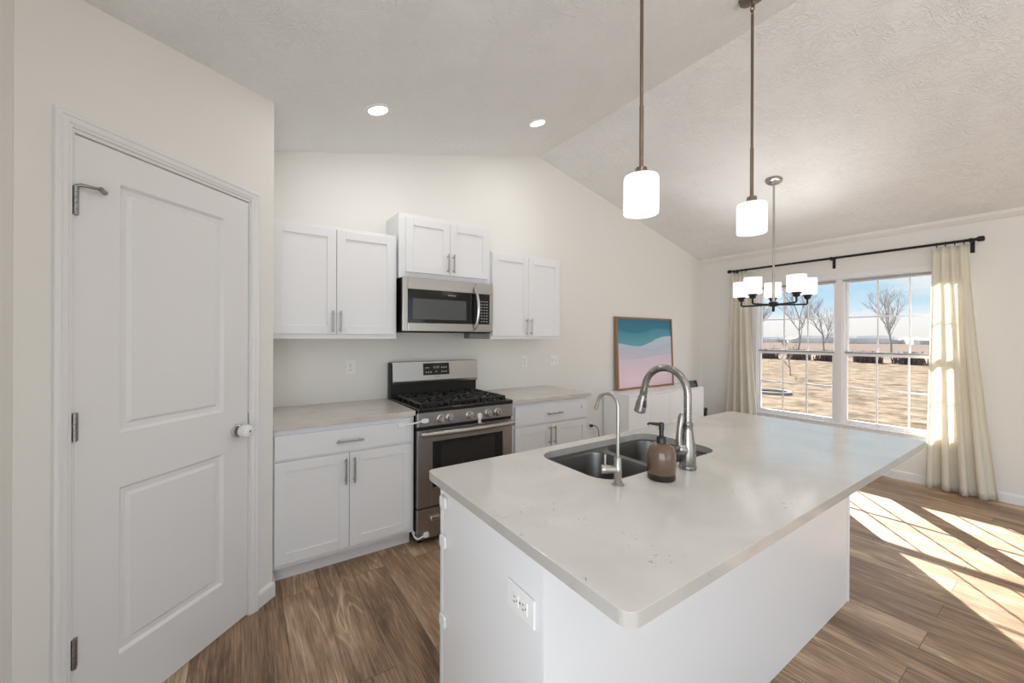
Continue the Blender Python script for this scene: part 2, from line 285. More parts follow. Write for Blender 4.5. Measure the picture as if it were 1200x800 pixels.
# ------------------------------------------------------------------ mesh tools
class MB:
    def __init__(s): s.bm = bmesh.new()
    def box(s, x0, x1, y0, y1, z0, z1, bev=0.0, seg=2):
        r = bmesh.ops.create_cube(s.bm, size=1.0); vs = r['verts']
        x0, x1 = min(x0, x1), max(x0, x1); y0, y1 = min(y0, y1), max(y0, y1); z0, z1 = min(z0, z1), max(z0, z1)
        for v in vs:
            v.co = Vector((x0 if v.co.x < 0 else x1, y0 if v.co.y < 0 else y1, z0 if v.co.z < 0 else z1))
        if bev:
            es = list({e for v in vs for e in v.link_edges})
            bmesh.ops.bevel(s.bm, geom=es, offset=bev, segments=seg, profile=0.5, affect='EDGES', clamp_overlap=True)
        return s
    def tube(s, pts, r, seg=16, cap=True):
        pts = [Vector(p) for p in pts]; n = len(pts)
        rs = r if isinstance(r, (list, tuple)) else [r]*n
        up = None; rings = []
        for i, p in enumerate(pts):
            t = (pts[min(i+1, n-1)] - pts[max(i-1, 0)]).normalized()
            if up is None:
                up = Vector((0, 0, 1)) if abs(t.z) < 0.9 else Vector((1, 0, 0))
                up = (up - t*up.dot(t)).normalized()
            else:
                up = (up - t*up.dot(t)).normalized()
            b = t.cross(up)
            rings.append([s.bm.verts.new(p + (up*math.cos(a) + b*math.sin(a))*rs[i]) for a in [2*PI*k/seg for k in range(seg)]])
        for i in range(n-1):
            for k in range(seg):
                f = s.bm.faces.new((rings[i][k], rings[i][(k+1) % seg], rings[i+1][(k+1) % seg], rings[i+1][k])); f.smooth = seg > 6
        if cap:
            s.bm.faces.new(list(reversed(rings[0]))); s.bm.faces.new(rings[-1])
        return s
    def cyl(s, a, b, r, seg=20): return s.tube([a, b], r, seg)
    def lathe(s, prof, c=(0, 0, 0), axis='z', seg=32, close=False, sx=1.0, sy=1.0):
        # prof: list of (radius, height); axis: direction the height runs
        c = Vector(c)
        if isinstance(axis, str): ax = {'z': Vector((0, 0, 1)), 'x': Vector((1, 0, 0)), 'y': Vector((0, 1, 0)), '-y': Vector((0, -1, 0)), '-x': Vector((-1, 0, 0))}[axis]
        else: ax = Vector(axis).normalized()
        u = Vector((1, 0, 0)) if abs(ax.x) < 0.9 else Vector((0, 1, 0)); u = (u - ax*u.dot(ax)).normalized(); w = ax.cross(u)
        rings = []
        for r, h in prof:
            if r <= 1e-6: rings.append([s.bm.verts.new(c + ax*h)])
            else: rings.append([s.bm.verts.new(c + ax*h + u*r*sx*math.cos(2*PI*k/seg) + w*r*sy*math.sin(2*PI*k/seg)) for k in range(seg)])
        for i in range(len(rings)-1):
            A, B = rings[i], rings[i+1]
            for k in range(seg):
                k2 = (k+1) % seg
                if len(A) == 1 and len(B) == 1: continue
                if len(A) == 1: f = s.bm.faces.new((A[0], B[k], B[k2]))
                elif len(B) == 1: f = s.bm.faces.new((A[k], B[0], A[k2]))
                else: f = s.bm.faces.new((A[k], A[k2], B[k2], B[k]))
                f.smooth = True
        return s
    def prism(s, poly, z0, z1, plane='xy', bev=0.0):
        def P(a, b, h): return {'xy': Vector((a, b, h)), 'xz': Vector((a, h, b)), 'yz': Vector((h, a, b))}[plane]
        lo = [s.bm.verts.new(P(a, b, z0)) for a, b in poly]; hi = [s.bm.verts.new(P(a, b, z1)) for a, b in poly]
        fs = [s.bm.faces.new(lo), s.bm.faces.new(hi)]
        n = len(poly)
        for i in range(n): fs.append(s.bm.faces.new((lo[i], lo[(i+1) % n], hi[(i+1) % n], hi[i])))
        bmesh.ops.recalc_face_normals(s.bm, faces=fs)
        if bev:
            es = list({e for v in lo+hi for e in v.link_edges})
            bmesh.ops.bevel(s.bm, geom=es, offset=bev, segments=2, profile=0.5, affect='EDGES', clamp_overlap=True)
        return s
    def quad(s, a, b, c, d): s.bm.faces.new([s.bm.verts.new(Vector(p)) for p in (a, b, c, d)]); return s
    def holed(s, outer, holes, z0, z1):
        # flat slab with holes (xy loops)
        eds = []
        for lp in [outer] + holes:
            vs = [s.bm.verts.new((x, y, z1)) for x, y in lp]
            eds += [s.bm.edges.new((vs[i], vs[(i+1) % len(vs)])) for i in range(len(vs))]
        r = bmesh.ops.triangle_fill(s.bm, use_beauty=True, edges=eds, normal=(0, 0, 1))
        fs = [g for g in r['geom'] if isinstance(g, bmesh.types.BMFace)]
        ex = bmesh.ops.extrude_face_region(s.bm, geom=fs)
        for g in ex['geom']:
            if isinstance(g, bmesh.types.BMVert): g.co.z = z0
        bmesh.ops.recalc_face_normals(s.bm, faces=s.bm.faces)
        return s
    def build(s, name, m, parent=None, smooth=False, recalc=True, shift=True):
        if recalc: bmesh.ops.recalc_face_normals(s.bm, faces=s.bm.faces)
        o_ = Vector((0, 0, 0))
        if parent is not None and shift:
            p = parent
            while p is not None: o_ = o_ + p.location; p = p.parent
            bmesh.ops.translate(s.bm, verts=s.bm.verts, vec=-o_)
        for e_ in s.bm.edges:
            if len(e_.link_faces) == 2 and e_.calc_face_angle(0) > 0.7: e_.smooth = False
        me = bpy.data.meshes.new(name); s.bm.to_mesh(me); s.bm.free()
        if smooth:
            for f in me.polygons: f.use_smooth = True
        me.materials.append(m if not isinstance(m, str) else M[m])
        o = bpy.data.objects.new(name, me); COL.objects.link(o)
        if parent is not None: o.parent = parent
        return o
def rrect(x0, x1, y0, y1, r, n=6):
    pts = []
    for cx, cy, a0 in ((x1-r, y1-r, 0), (x0+r, y1-r, PI/2), (x0+r, y0+r, PI), (x1-r, y0+r, 3*PI/2)):
        for k in range(n+1): a = a0 + PI/2*k/n; pts.append((cx + r*math.cos(a), cy + r*math.sin(a)))
    return pts
def tag(o, label, cat, group=None, kind=None):
    o['label'] = label; o['category'] = cat
    if group: o['group'] = group
    if kind: o['kind'] = kind
    return o
def thing(name, label, cat, loc=(0, 0, 0), rz=0.0, group=None, kind=None):
    o = bpy.data.objects.new(name, None); COL.objects.link(o); o.empty_display_size = 0.05
    o.location = loc; o.rotation_euler = (0, 0, rz)
    return tag(o, label, cat, group, kind)
def struct(o, label, cat): return tag(o, label, cat, kind='structure')
def dup(root, loc, label, group=None):
    r = root.copy(); COL.objects.link(r); r.location = loc; r['label'] = label
    if group: r['group'] = group
    def kids(a, b):
        for ch in list(a.children):
            c = ch.copy(); COL.objects.link(c); c.parent = b; kids(ch, c)
    kids(root, r); return r
def text_mesh(name, body, size, m, parent, origin, xdir, updir, extrude=0.0002):
    cu = bpy.data.curves.new(name, 'FONT'); cu.body = body; cu.size = size; cu.align_x = 'CENTER'; cu.align_y = 'CENTER'; cu.extrude = extrude
    t = bpy.data.objects.new(name, cu); COL.objects.link(t)
    dg = bpy.context.evaluated_depsgraph_get(); me = bpy.data.meshes.new_from_object(t.evaluated_get(dg))
    bpy.data.objects.remove(t); bpy.data.curves.remove(cu)
    xd = Vector(xdir).normalized(); ud = Vector(updir).normalized(); nd = xd.cross(ud)
    R = Matrix((xd, ud, nd)).transposed().to_4x4(); o_ = Vector((0, 0, 0)); p = parent
    while p is not None: o_ = o_ + p.location; p = p.parent
    me.transform(Matrix.Translation(Vector(origin) - o_) @ R)
    me.materials.clear(); me.materials.append(M[m]); me.name = name
    o = bpy.data.objects.new(name, me); COL.objects.link(o); o.parent = parent
    return o

# ------------------------------------------------------------------ room shell
XW, YW = 5.464, 3.1745
RX, RZ, ML, MR = 2.4914, 3.2333, 0.2406, 0.2467
PX, PY = 0.1407, 2.496
XL, YR = -0.5615, -4.0       # left wall, rear wall
XF = XL
def cz(x): return RZ + ML*(x-RX) if x < RX else RZ - MR*(x-RX)
ZF = cz(XF)
struct(MB().prism([(XL-0.1, YR-0.1), (XW+0.1, YR-0.1), (XW+0.1, YW+0.1), (XL-0.1, YW+0.1)], -0.1, 0.0).build('floor', 'floor'), 'brown wood-look vinyl plank floor', 'floor')
mb = MB()
mb.prism([(XL-0.1, cz(XL-0.1)), (RX, RZ), (XW+0.15, cz(XW+0.15)), (XW+0.15, cz(XW+0.15)+0.15), (RX, RZ+0.15), (XL-0.1, cz(XL-0.1)+0.15)], YR-0.1, YW+0.1, 'xz')
struct(mb.build('ceiling', 'ceil'), 'vaulted white ceiling with stomped plaster texture', 'ceiling')
struct(MB().prism([(PX-0.02, -0.02), (XW, -0.02), (XW, cz(XW)+0.02), (RX, RZ+0.02), (PX-0.02, cz(PX)+0.02)], YW, YW+0.1, 'xz').build('wall_back', 'wall'), 'off-white gabled wall behind the range', 'wall')
# window wall, opening y 0.765..2.445, z 0.455..2.065
OY0, OY1, OZ0, OZ1 = 0.765, 2.445, 0.455, 2.065
mb = MB(); zt = cz(XW)+0.02
mb.box(XW, XW+0.15, YR, OY0, -0.02, zt); mb.box(XW, XW+0.15, OY1, YW+0.1, -0.02, zt)
mb.box(XW, XW+0.15, OY0, OY1, -0.02, OZ0); mb.box(XW, XW+0.15, OY0, OY1, OZ1, zt)
bmesh.ops.remove_doubles(mb.bm, verts=mb.bm.verts, dist=1e-5)
struct(mb.build('wall_right', 'wall'), 'off-white wall that holds the double window', 'wall')
struct(MB().prism([(XW, zt-0.02+0.006), (XW-0.052, cz(XW-0.052)), (XW-0.047, cz(XW)-0.012), (XW-0.012, 2.458), (XW, 2.452)], YR, YW, 'xz').build('trim_1', 'wall'), 'pale band where window wall meets sloped ceiling', 'trim')
# pantry: angled wall with the door, its return and its side
R2 = math.sqrt(0.5)
def pt(t, d=0.0): return (PX - t*R2 + d*R2, PY - t*R2 - d*R2)     # t along the angled wall, d out of it into the room
TL = 0.992
DT0, DT1, DZ = 0.150, 0.856, 2.080
def slab(mb, t0, t1, z0, top=None, z1=None, d0=-0.1, d1=0.0):
    a, b, c, d = pt(t0, d1), pt(t1, d1), pt(t1, d0), pt(t0, d0)
    lo = [mb.bm.verts.new((p[0], p[1], z0)) for p in (a, b, c, d)]
    hi = [mb.bm.verts.new((p[0], p[1], z1 if z1 is not None else cz(p[0])+0.02)) for p in (a, b, c, d)]
    mb.bm.faces.new(lo); mb.bm.faces.new(hi)
    for i in range(4): mb.bm.faces.new((lo[i], lo[(i+1) % 4], hi[(i+1) % 4], hi[i]))
mb = MB()
slab(mb, 0, DT0, -0.02); slab(mb, DT1, TL, -0.02); slab(mb, DT0, DT1, DZ)
struct(mb.build('wall_pantry', 'wall'), 'angled off-white wall around the pantry door', 'wall')
struct(MB().prism([(PX, PY), (PX, YW), (PX-0.1, YW), (PX-0.1, PY-0.041)], -0.02, cz(PX)+0.02).build('wall_left_side', 'wall'), 'pantry side wall beside the base cabinet', 'wall')
lx, ly = pt(TL)
struct(MB().prism([(YR-0.1, -0.02), (-2.3, -0.02), (-2.3, 2.2), (0.3, 2.2), (0.3, -0.02), (YW, -0.02), (YW, ZF+0.02), (YR-0.1, ZF+0.02)], XL-0.1, XL, 'yz').build('wall_left', 'wall'), 'off-white side wall at the left edge, meeting the pantry wall', 'wall')  # opening out of view added for the side fill light
mb = MB()
mb.prism([(XL-0.1, -0.02), (-0.2, -0.02), (-0.2, 2.35), (3.8, 2.35), (3.8, -0.02), (XW+0.15, -0.02), (XW+0.15, cz(XW)+0.02), (RX, RZ+0.02), (XL-0.1, cz(XL-0.1)+0.02)], YR-0.1, YR, 'xz')
struct(mb.build('wall_rear', 'wall'), 'rear wall with a wide opening added for the fill light', 'wall')
# baseboards
def bboard(mb, p0, p1, nrm, h=0.085, th=0.013):
    a, b = Vector((*p0, 0)), Vector((*p1, 0)); nn = Vector((*nrm, 0)).normalized()
    prof = [(0, 0), (th, 0), (th, h-0.02), (th*0.75, h-0.008), (th*0.35, h), (0, h)]
    A = [mb.bm.verts.new(a + nn*d + Vector((0, 0, z))) for d, z in prof]; B = [mb.bm.verts.new(b + nn*d + Vector((0, 0, z))) for d, z in prof]
    mb.bm.faces.new(A); mb.bm.faces.new(list(reversed(B)))
    for i in range(len(prof)): mb.bm.faces.new((A[i], A[(i+1) % len(prof)], B[(i+1) % len(prof)], B[i]))
mb = MB(); bboard(mb, (XW, YR), (XW, YW), (-1, 0)); struct(mb.build('baseboard_right', 'trim'), 'white baseboard below the window', 'baseboard')
mb = MB(); bboard(mb, (2.59, YW), (XW, YW), (0, -1)); struct(mb.build('baseboard_back', 'trim'), 'white baseboard along back wall behind the console', 'baseboard')
mb = MB(); bboard(mb, pt(-0.005), pt(0.103), (R2, -R2)); bboard(mb, (PX, PY-0.012), (PX, 2.62), (1, 0)); struct(mb.build('baseboard_pantry', 'trim'), 'short white baseboard at the pantry corner', 'baseboard')
mb = MB(); bboard(mb, pt(0.906), pt(TL-0.001), (R2, -R2)); bboard(mb, (XL, ly), (XL, 0.3), (1, 0)); struct(mb.build('baseboard_left', 'trim'), 'white baseboard left of the pantry door', 'baseboard')

# ------------------------------------------------------------------ window units
def window_unit(name, y0, y1, label):
    w = thing(name, label, 'window', (XW, (y0+y1)/2, OZ0), kind='structure')
    g0, g1 = y0 + 0.042, y1 - 0.042       # glass
    mb = MB()
    mb.box(XW+0.002, XW+0.11, y0, y0+0.018, OZ0+0.012, OZ1); mb.box(XW+0.002, XW+0.11, y1-0.018, y1, OZ0+0.012, OZ1)
    mb.box(XW+0.002, XW+0.11, y0+0.018, y1-0.018, OZ1-0.014, OZ1); mb.box(XW+0.002, XW+0.11, y0+0.018, y1-0.018, OZ0+0.012, OZ0+0.03)
    mb.build('window_frame', 'vinyl', w)
    for nm, xs, z0, z1 in (('lower_sash', XW+0.02, OZ0+0.032, 1.246), ('upper_sash', XW+0.052, 1.226, OZ1-0.016)):
        mb = MB(); x0, x1 = xs, xs+0.028
        a, b = y0+0.02, y1-0.02
        fb = 0.030
        mb.box(x0, x1, a, g0, z0, z1, 0.003); mb.box(x0, x1, g1, b, z0, z1, 0.003)
        mb.box(x0, x1, g0, g1, z0, z0+fb, 0.003); mb.box(x0, x1, g0, g1, z1-fb, z1, 0.003)
        s = mb.build(nm, 'vinyl', w)
        mb = MB(); xm = (x0+x1)/2
        for k in (1, 2):
            yy = g0 + (g1-g0)*k/3; mb.box(xm-0.004, xm+0.004, yy-0.0075, yy+0.0075, z0+fb-0.002, z1-fb+0.002, 0.002)
        zz = (z0+z1)/2; mb.box(xm-0.0042, xm+0.0042, g0-0.002, g1+0.002, zz-0.0075, zz+0.0075, 0.002)
        mb.build('muntin_grid', 'vinyl', s)
        MB().quad((xm, g0, z0+fb), (xm, g1, z0+fb), (xm, g1, z1-fb), (xm, g0, z1-fb)).build('pane', 'glass', s)
        if nm == 'upper_sash':
            MB().quad((xm+0.03, g0-0.02, z0), (xm+0.03, g1+0.02, z0), (xm+0.03, g1+0.02, z1), (xm+0.03, g0-0.02, z1)).build('screen', 'screen', w)  # added sheet that weakens sunlight through the upper panes
    MB().box(XW+0.010, XW+0.052, y0+0.022, y1-0.022, 1.2435, 1.262, 0.002).build('meeting_rail', 'rail', w)
    MB().box(XW-0.004, XW+0.05, y0+0.004, y1-0.004, OZ1-0.035, OZ1-0.016, 0.003).build('head_strip', 'rail', w)  # grey strip along the window head
    return w
window_unit('window_1', 1.622, OY1, 'left half of the white double window, nearer the back corner')
window_unit('window_2', OY0, 1.572, 'right half of the white double window, beside the long curtain')
mb = MB()
mb.box(XW-0.003, XW+0.11, 1.572, 1.622, OZ0, OZ1, 0.002)
mb.box(XW-0.014, XW-0.0005, OY1-0.004, OY1+0.052, OZ0-0.05, OZ1+0.055, 0.003); mb.box(XW-0.014, XW-0.0005, OY0-0.052, OY0+0.004, OZ0-0.05, OZ1+0.055, 0.003)
mb.box(XW-0.014, XW-0.0005, OY0+0.004, OY1-0.004, OZ1-0.004, OZ1+0.055, 0.003); mb.box(XW-0.016, XW-0.0005, OY0+0.004, OY1-0.004, OZ0-0.05, OZ0+0.002, 0.003)
mb.box(XW-0.030, XW+0.06, OY0-0.06, OY1+0.06, OZ0+0.000, OZ0+0.018, 0.004)
struct(mb.build('trim_2', 'trim'), 'white casing and sill around the double window', 'trim')

# ------------------------------------------------------------------ pantry door (local frame: x along the wall leftwards, y out into the room)
RZD = math.radians(225)
def local_build(mb, name, m, parent): return mb.build(name, m, parent, shift=False)
mb = MB()
def casing(mb, t0, t1, z0, z1, horiz=None):
    mb.box(t0, t1, 0.0, 0.012, z0, z1, 0.002)
W_ = 0.052
cas = bpy.data.objects.new('trim_3', None)
mb = MB()
a0, a1, zt_ = DT0-0.046, DT1+0.050, DZ+0.054
for (d, inset) in ((0.011, 0.0), (0.016, 0.006), (0.0125, 0.022), (0.008, 0.034)):
    pass
def casing_profile(mb, pts):
    # sweep a stepped casing profile round the opening; profile (w from outer edge, height out of wall)
    prof = [(0, 0.0005), (0, 0.013), (0.006, 0.018), (0.014, 0.018), (0.018, 0.0145), (0.034, 0.0125), (0.038, 0.009), (0.046, 0.0075), (0.046, 0.0005)]
    rows = []
    for (tx, tz, ox, oz) in pts:
        rows.append([mb.bm.verts.new((tx + ox*w, h, tz + oz*w)) for w, h in prof])
    for i in range(len(rows)-1):
        for k in range(len(prof)-1): mb.bm.faces.new((rows[i][k], rows[i+1][k], rows[i+1][k+1], rows[i][k+1]))
casing_profile(mb, [(a0, 0.0, 1, 0), (a0, zt_, 1, -1), (a1, zt_, -1, -1), (a1, 0.0, -1, 0)])
# jamb liner
mb.box(DT0, DT0+0.005, -0.1, 0.002, 0, DZ); mb.box(DT1-0.005, DT1, -0.1, 0.002, 0, DZ); mb.box(DT0+0.005, DT1-0.005, -0.1, 0.002, DZ-0.005, DZ)
o = mb.build('trim_3', 'trim'); o.location = (PX, PY, 0); o.rotation_euler = (0, 0, RZD); struct(o, 'white moulded casing around the pantry door', 'trim')
door = thing('door_1', 'white two-panel pantry door in the angled wall', 'door', (PX, PY, 0), RZD, kind='structure')
def panel_door(mb, x0, x1, z0, z1, yf, th, panels, rings):
    xs = sorted({x0, x1, *[p[0] for p in panels], *[p[1] for p in panels]}); zs = sorted({z0, z1, *[p[2] for p in panels], *[p[3] for p in panels]})
    bm = mb.bm
    def inside(xa, xb, za, zb): return any(p[0]-1e-6 <= xa and xb <= p[1]+1e-6 and p[2]-1e-6 <= za and zb <= p[3]+1e-6 for p in panels)
    for i in range(len(xs)-1):
        for j in range(len(zs)-1):
            if not inside(xs[i], xs[i+1], zs[j], zs[j+1]):
                mb.quad((xs[i], yf, zs[j]), (xs[i+1], yf, zs[j]), (xs[i+1], yf, zs[j+1]), (xs[i], yf, zs[j+1]))
    for (pa, pb, pc, pd) in panels:
        prev = [(pa, yf, pc), (pb, yf, pc), (pb, yf, pd), (pa, yf, pd)]
        for ins, dep in rings:
            cur = [(pa+ins, yf+dep, pc+ins), (pb-ins, yf+dep, pc+ins), (pb-ins, yf+dep, pd-ins), (pa+ins, yf+dep, pd-ins)]
            for k in range(4): mb.quad(prev[k], prev[(k+1) % 4], cur[(k+1) % 4], cur[k])
            prev = cur
        mb.quad(*prev)
    y1 = yf - th
    mb.quad((x0, y1, z0), (x0, y1, z1), (x1, y1, z1), (x1, y1, z0))
    mb.quad((x0, yf, z0), (x0, yf, z1), (x0, y1, z1), (x0, y1, z0)); mb.quad((x1, yf, z0), (x1, y1, z0), (x1, y1, z1), (x1, yf, z1))
    mb.quad((x0, yf, z1), (x1, yf, z1), (x1, y1, z1), (x0, y1, z1)); mb.quad((x0, yf, z0), (x0, y1, z0), (x1, y1, z0), (x1, yf, z0))
    bmesh.ops.remove_doubles(bm, verts=bm.verts, dist=1e-5)
mb = MB()
panel_door(mb, DT0+0.0095, DT1-0.0085, 0.012, DZ-0.010, -0.003, 0.035, [(0.293, 0.716, 1.05, 1.953), (0.293, 0.716, 0.243, 0.851)], [(0.010, -0.013), (0.030, -0.014), (0.040, -0.004)])
local_build(mb, 'door_slab', 'door', door)
kx, kz = 0.222, 0.945
mb = MB().lathe([(0, -0.0015), (0.033, -0.0015), (0.033, 0.004), (0.029, 0.011), (0.014, 0.013), (0.013, 0.03), (0.0, 0.03)], (kx, 0, kz), 'y'); kn = local_build(mb, 'door_knob', 'chrome', door)
mb = MB().lathe([(0.0, 0.0235), (0.020, 0.0235), (0.026, 0.026), (0.0275, 0.038), (0.031, 0.050), (0.029, 0.066), (0.020, 0.074), (0.008, 0.075), (0.007, 0.071), (0, 0.071)], (kx, 0, kz), 'y')
kc = local_build(mb, 'knob_cover', 'plastic', door); kc['label'] = 'white plastic child-safety knob cover'
local_build(MB().lathe([(0, 0.0715), (0.0066, 0.0715), (0.004, 0.0735), (0, 0.0735)], (kx, 0, kz), 'y'), 'cover_button', 'grey', kc)
local_build(MB().box(DT0+0.003, DT0+0.0085, -0.012, -0.0015, kz-0.03+0.055, kz+0.075, 0.001), 'latch_plate', 'hinge', door)
for z0, z1 in ((0.30, 0.40), (1.053, 1.147), (1.803, 1.897)):
    mb = MB(); hx = DT1-0.006
    nk = 5
    for k in range(nk):
        za = z0 + (z1-z0)*k/nk; mb.cyl((hx, 0.004, za+0.0006), (hx, 0.004, za+(z1-z0)/nk-0.0006), 0.0075, 14)
    mb.box(hx-0.012, hx+0.010, -0.002, 0.0015, z0+0.001, z1-0.001)
    hg = local_build(mb, 'hinge', 'hinge', door)
    if z0 > 1.5:
        mb = MB().tube([(hx, 0.004, z1), (hx-0.010, 0.012, z1+0.006), (hx-0.048, 0.032, z1+0.006), (hx-0.066, 0.026, z1+0.004)], [0.006, 0.006, 0.0045, 0.0045], 10)
        mb.tube([(hx-0.050, 0.034, z1+0.006), (hx-0.076, 0.012, z1+0.004)], [0.008, 0.009], 10)
        local_build(mb, 'pin_door_stop', 'hinge', hg)

# ------------------------------------------------------------------ cabinets
def bar_handle(p0, p1, out, parent, r=0.0055, post=0.030, inset=0.018):
    # straight bar pull; out = unit vector away from the face, p0/p1 on the face
    a, b, n = Vector(p0), Vector(p1), Vector(out); d = (b-a).normalized(); mb = MB()
    mb.cyl(a + n*post, b + n*post, r, 14)
    for q in (a + d*inset, b - d*inset): mb.cyl(q - n*0.001, q + n*post, r*0.85, 12)
    return mb.build('handle', 'nickel', parent)
def shaker(mb, x0, x1, z0, z1, yf, th=0.019, st=0.057, dep=0.008):
    mb.box(x0, x0+st, yf, yf+th, z0, z1, 0.0012); mb.box(x1-st, x1, yf, yf+th, z0, z1, 0.0012)
    mb.box(x0+st, x1-st, yf, yf+th, z1-st, z1, 0.0012); mb.box(x0+st, x1-st, yf, yf+th, z0, z0+st, 0.0012)
    mb.box(x0+st-0.004, x1-st+0.004, yf+dep, yf+th-0.001, z0+st-0.004, z1-st+0.004)
OUT = (0, -1, 0)
def base_cabinet(x0, x1, dz0, dz1, gap, zsplit, label, name='base_cabinet'):
    c = thing(name, label, 'cabinet', ((x0+x1)/2, 2.85, 0))
    yf = 2.545; yb = yf + 0.0195
    mb = MB(); mb.box(x0, x1, yb, YW-0.002, 0.10, 0.8835, 0.001); mb.build('body', 'cab', c)
    MB().box(x0+0.001, x1-0.001, yb+0.075, YW-0.01, 0.0, 0.0995).build('toe_kick', 'cab', c)
    d = MB().box(dz0, dz1, yf, yb-0.0005, zsplit+0.012, 0.848, 0.002).build('drawer', 'cab', c)
    bar_handle(((dz0+dz1)/2-0.078, yf, 0.776), ((dz0+dz1)/2+0.078, yf, 0.776), OUT, d)
    for xa, xb, hx in ((dz0, gap-0.0015, gap-0.025), (gap+0.0015, dz1, gap+0.025)):
        mb = MB(); shaker(mb, xa, xb, 0.127, zsplit-0.002, yf); dr = mb.build('door', 'cab', c)
        bar_handle((hx, yf, 0.520), (hx, yf, 0.672), OUT, dr)
    return c
cl = base_cabinet(PX+0.004, 0.9555, 0.151, 0.938, 0.545, 0.700, 'white shaker base cabinet left of the range, one wide drawer over two doors')
crt = base_cabinet(1.7285, 2.568, 1.772, 2.553, 2.138, 0.690, 'white shaker base cabinet right of the range, partly hidden by the island')
o = MB().prism(rrect(2.474, 2.522, 0.779, 0.815, 0.015), 2.530, 2.5447, 'xz', 0.005).build('latch_pad', 'plastic', crt); o['label'] = 'white plastic child-latch pad'
o = MB().prism(rrect(PX+0.001, 0.957, 2.5275, YW-0.0015, 0.004), 0.884, 0.914, bev=0.002).build('countertop', 'quartz2'); tag(o, 'pale quartz countertop left of the range', 'countertop')
o = MB().prism(rrect(1.7275, 2.5885, 2.5275, YW-0.0015, 0.004), 0.884, 0.914, bev=0.002).build('countertop', 'quartz2'); tag(o, 'pale quartz countertop right of the range', 'countertop')
def wall_cabinet(x0, x1, z0, z1, d0, d1, dz0, dz1, gap, hz, label, yf=2.8495):
    c = thing('wall_cabinet', label, 'cabinet', ((x0+x1)/2, YW-0.15, z0)); yb = yf + 0.0195
    mb = MB(); mb.box(x0, x1, yb, YW-0.002, z0, z1, 0.001); mb.build('body', 'cab', c)
    for xa, xb, hx in ((d0, gap-0.0015, gap-0.024), (gap+0.0015, d1, gap+0.024)):
        mb = MB(); shaker(mb, xa, xb, dz0, dz1, yf); dr = mb.build('door', 'cab', c)
        bar_handle((hx, yf, hz), (hx, yf, hz+0.145), OUT, dr)
    return c
wall_cabinet(PX+0.003, 0.934, 1.389, 2.139, 0.152, 0.916, 1.421, 2.120, 0.524, 1.432, 'white two-door wall cabinet left of the microwave, above the left countertop')
wall_cabinet(0.951, 1.733, 1.8395, 2.322, 0.999, 1.708, 1.885, 2.292, 1.355, 1.903, 'short white two-door wall cabinet above the microwave, set highest of the three')
wall_cabinet(1.7375, 2.510, 1.389, 2.136, 1.745, 2.489, 1.415, 2.116, 2.122, 1.424, 'white two-door wall cabinet right of the microwave')

# ------------------------------------------------------------------ gas range
rg = thing('gas_range', 'stainless steel gas range with black grates between the base cabinets', 'range', (1.343, 2.8, 0))
ra, rb = 0.963, 1.723; fy = 2.530
mb = MB(); mb.box(ra+0.001, rb-0.001, fy+0.02, 3.16, 0.045, 0.895, 0.002)
for xx in (ra+0.05, rb-0.05):
    for yy in (fy+0.07, 3.10): mb.cyl((xx, yy, 0.0), (xx, yy, 0.05), 0.016, 12)
mb.build('body', 'black', rg)
# cooktop: raised-rim enamel tray
mb = MB(); mb.box(ra, rb, 2.512, 3.09, 0.893, 0.915, 0.003)
for b in ((ra, rb, 2.505, 2.545), (ra, rb, 3.05, 3.09), (ra, ra+0.025, 2.545, 3.05), (rb-0.025, rb, 2.545, 3.05)): mb.box(*b, 0.898, 0.927, 0.006)
mb.build('cooktop', 'enamel', rg)
# backguard
mb = MB(); mb.box(ra, rb, 3.088, 3.165, 0.900, 1.198, 0.003); mb.build('backguard_housing', 'black', rg)
mb = MB(); mb.prism([(3.063, 1.030), (3.058, 1.052), (3.076, 1.205), (3.166, 1.205), (3.166, 1.030)], ra+0.010, rb, 'yz', 0.003); bgd = mb.build('backguard', 'steel', rg)
def bgy(z): return 3.058 + (z-1.052)/(1.205-1.052)*0.018
mb = MB(); zz0, zz1 = 1.092, 1.188; xa, xb = 1.222, 1.452
mb.prism([(bgy(zz0)-0.002, zz0), (bgy(zz1)-0.002, zz1), (bgy(zz1)+0.004, zz1), (bgy(zz0)+0.004, zz0)], xa, xb, 'yz'); dsp = mb.build('display', 'blkglass', rg)
def mark(x, z, w, h): MB().box(x-w/2, x+w/2, bgy(z)-0.0028, bgy(z)-0.0018, z-h/2, z+h/2).build('touch_key', 'print', dsp)
for x, z in ((1.246, 1.152), (1.266, 1.152), (1.246, 1.116), (1.266, 1.116), (1.286, 1.116), (1.385, 1.152), (1.405, 1.152), (1.425, 1.152), (1.385, 1.118), (1.405, 1.118), (1.425, 1.118), (1.335, 1.120)): mark(x, z, 0.011, 0.008)
text_mesh('clock_digits', '12:00', 0.026, 'print', dsp, (1.335, bgy(1.154)-0.0022, 1.154), (1, 0, 0), (0, 0.117, 1))
text_mesh('brand_lettering', 'FRIGIDAIRE', 0.012, 'grey', bgd, (1.34, bgy(1.076)-0.0005, 1.076), (1, 0, 0), (0, 0.117, 1))
# burners
for bx, by, br_ in ((1.118, 2.67, 0.045), (1.118, 2.93, 0.036), (1.568, 2.67, 0.045), (1.568, 2.93, 0.036), (1.343, 2.80, 0.040)):
    mb = MB().lathe([(0, 0.915), (br_+0.018, 0.915), (br_+0.014, 0.922), (br_+0.002, 0.923), (br_, 0.930), (br_-0.004, 0.934), (0, 0.935)], (bx, by, 0), 'z', 24); mb.build('burner', 'iron', rg)
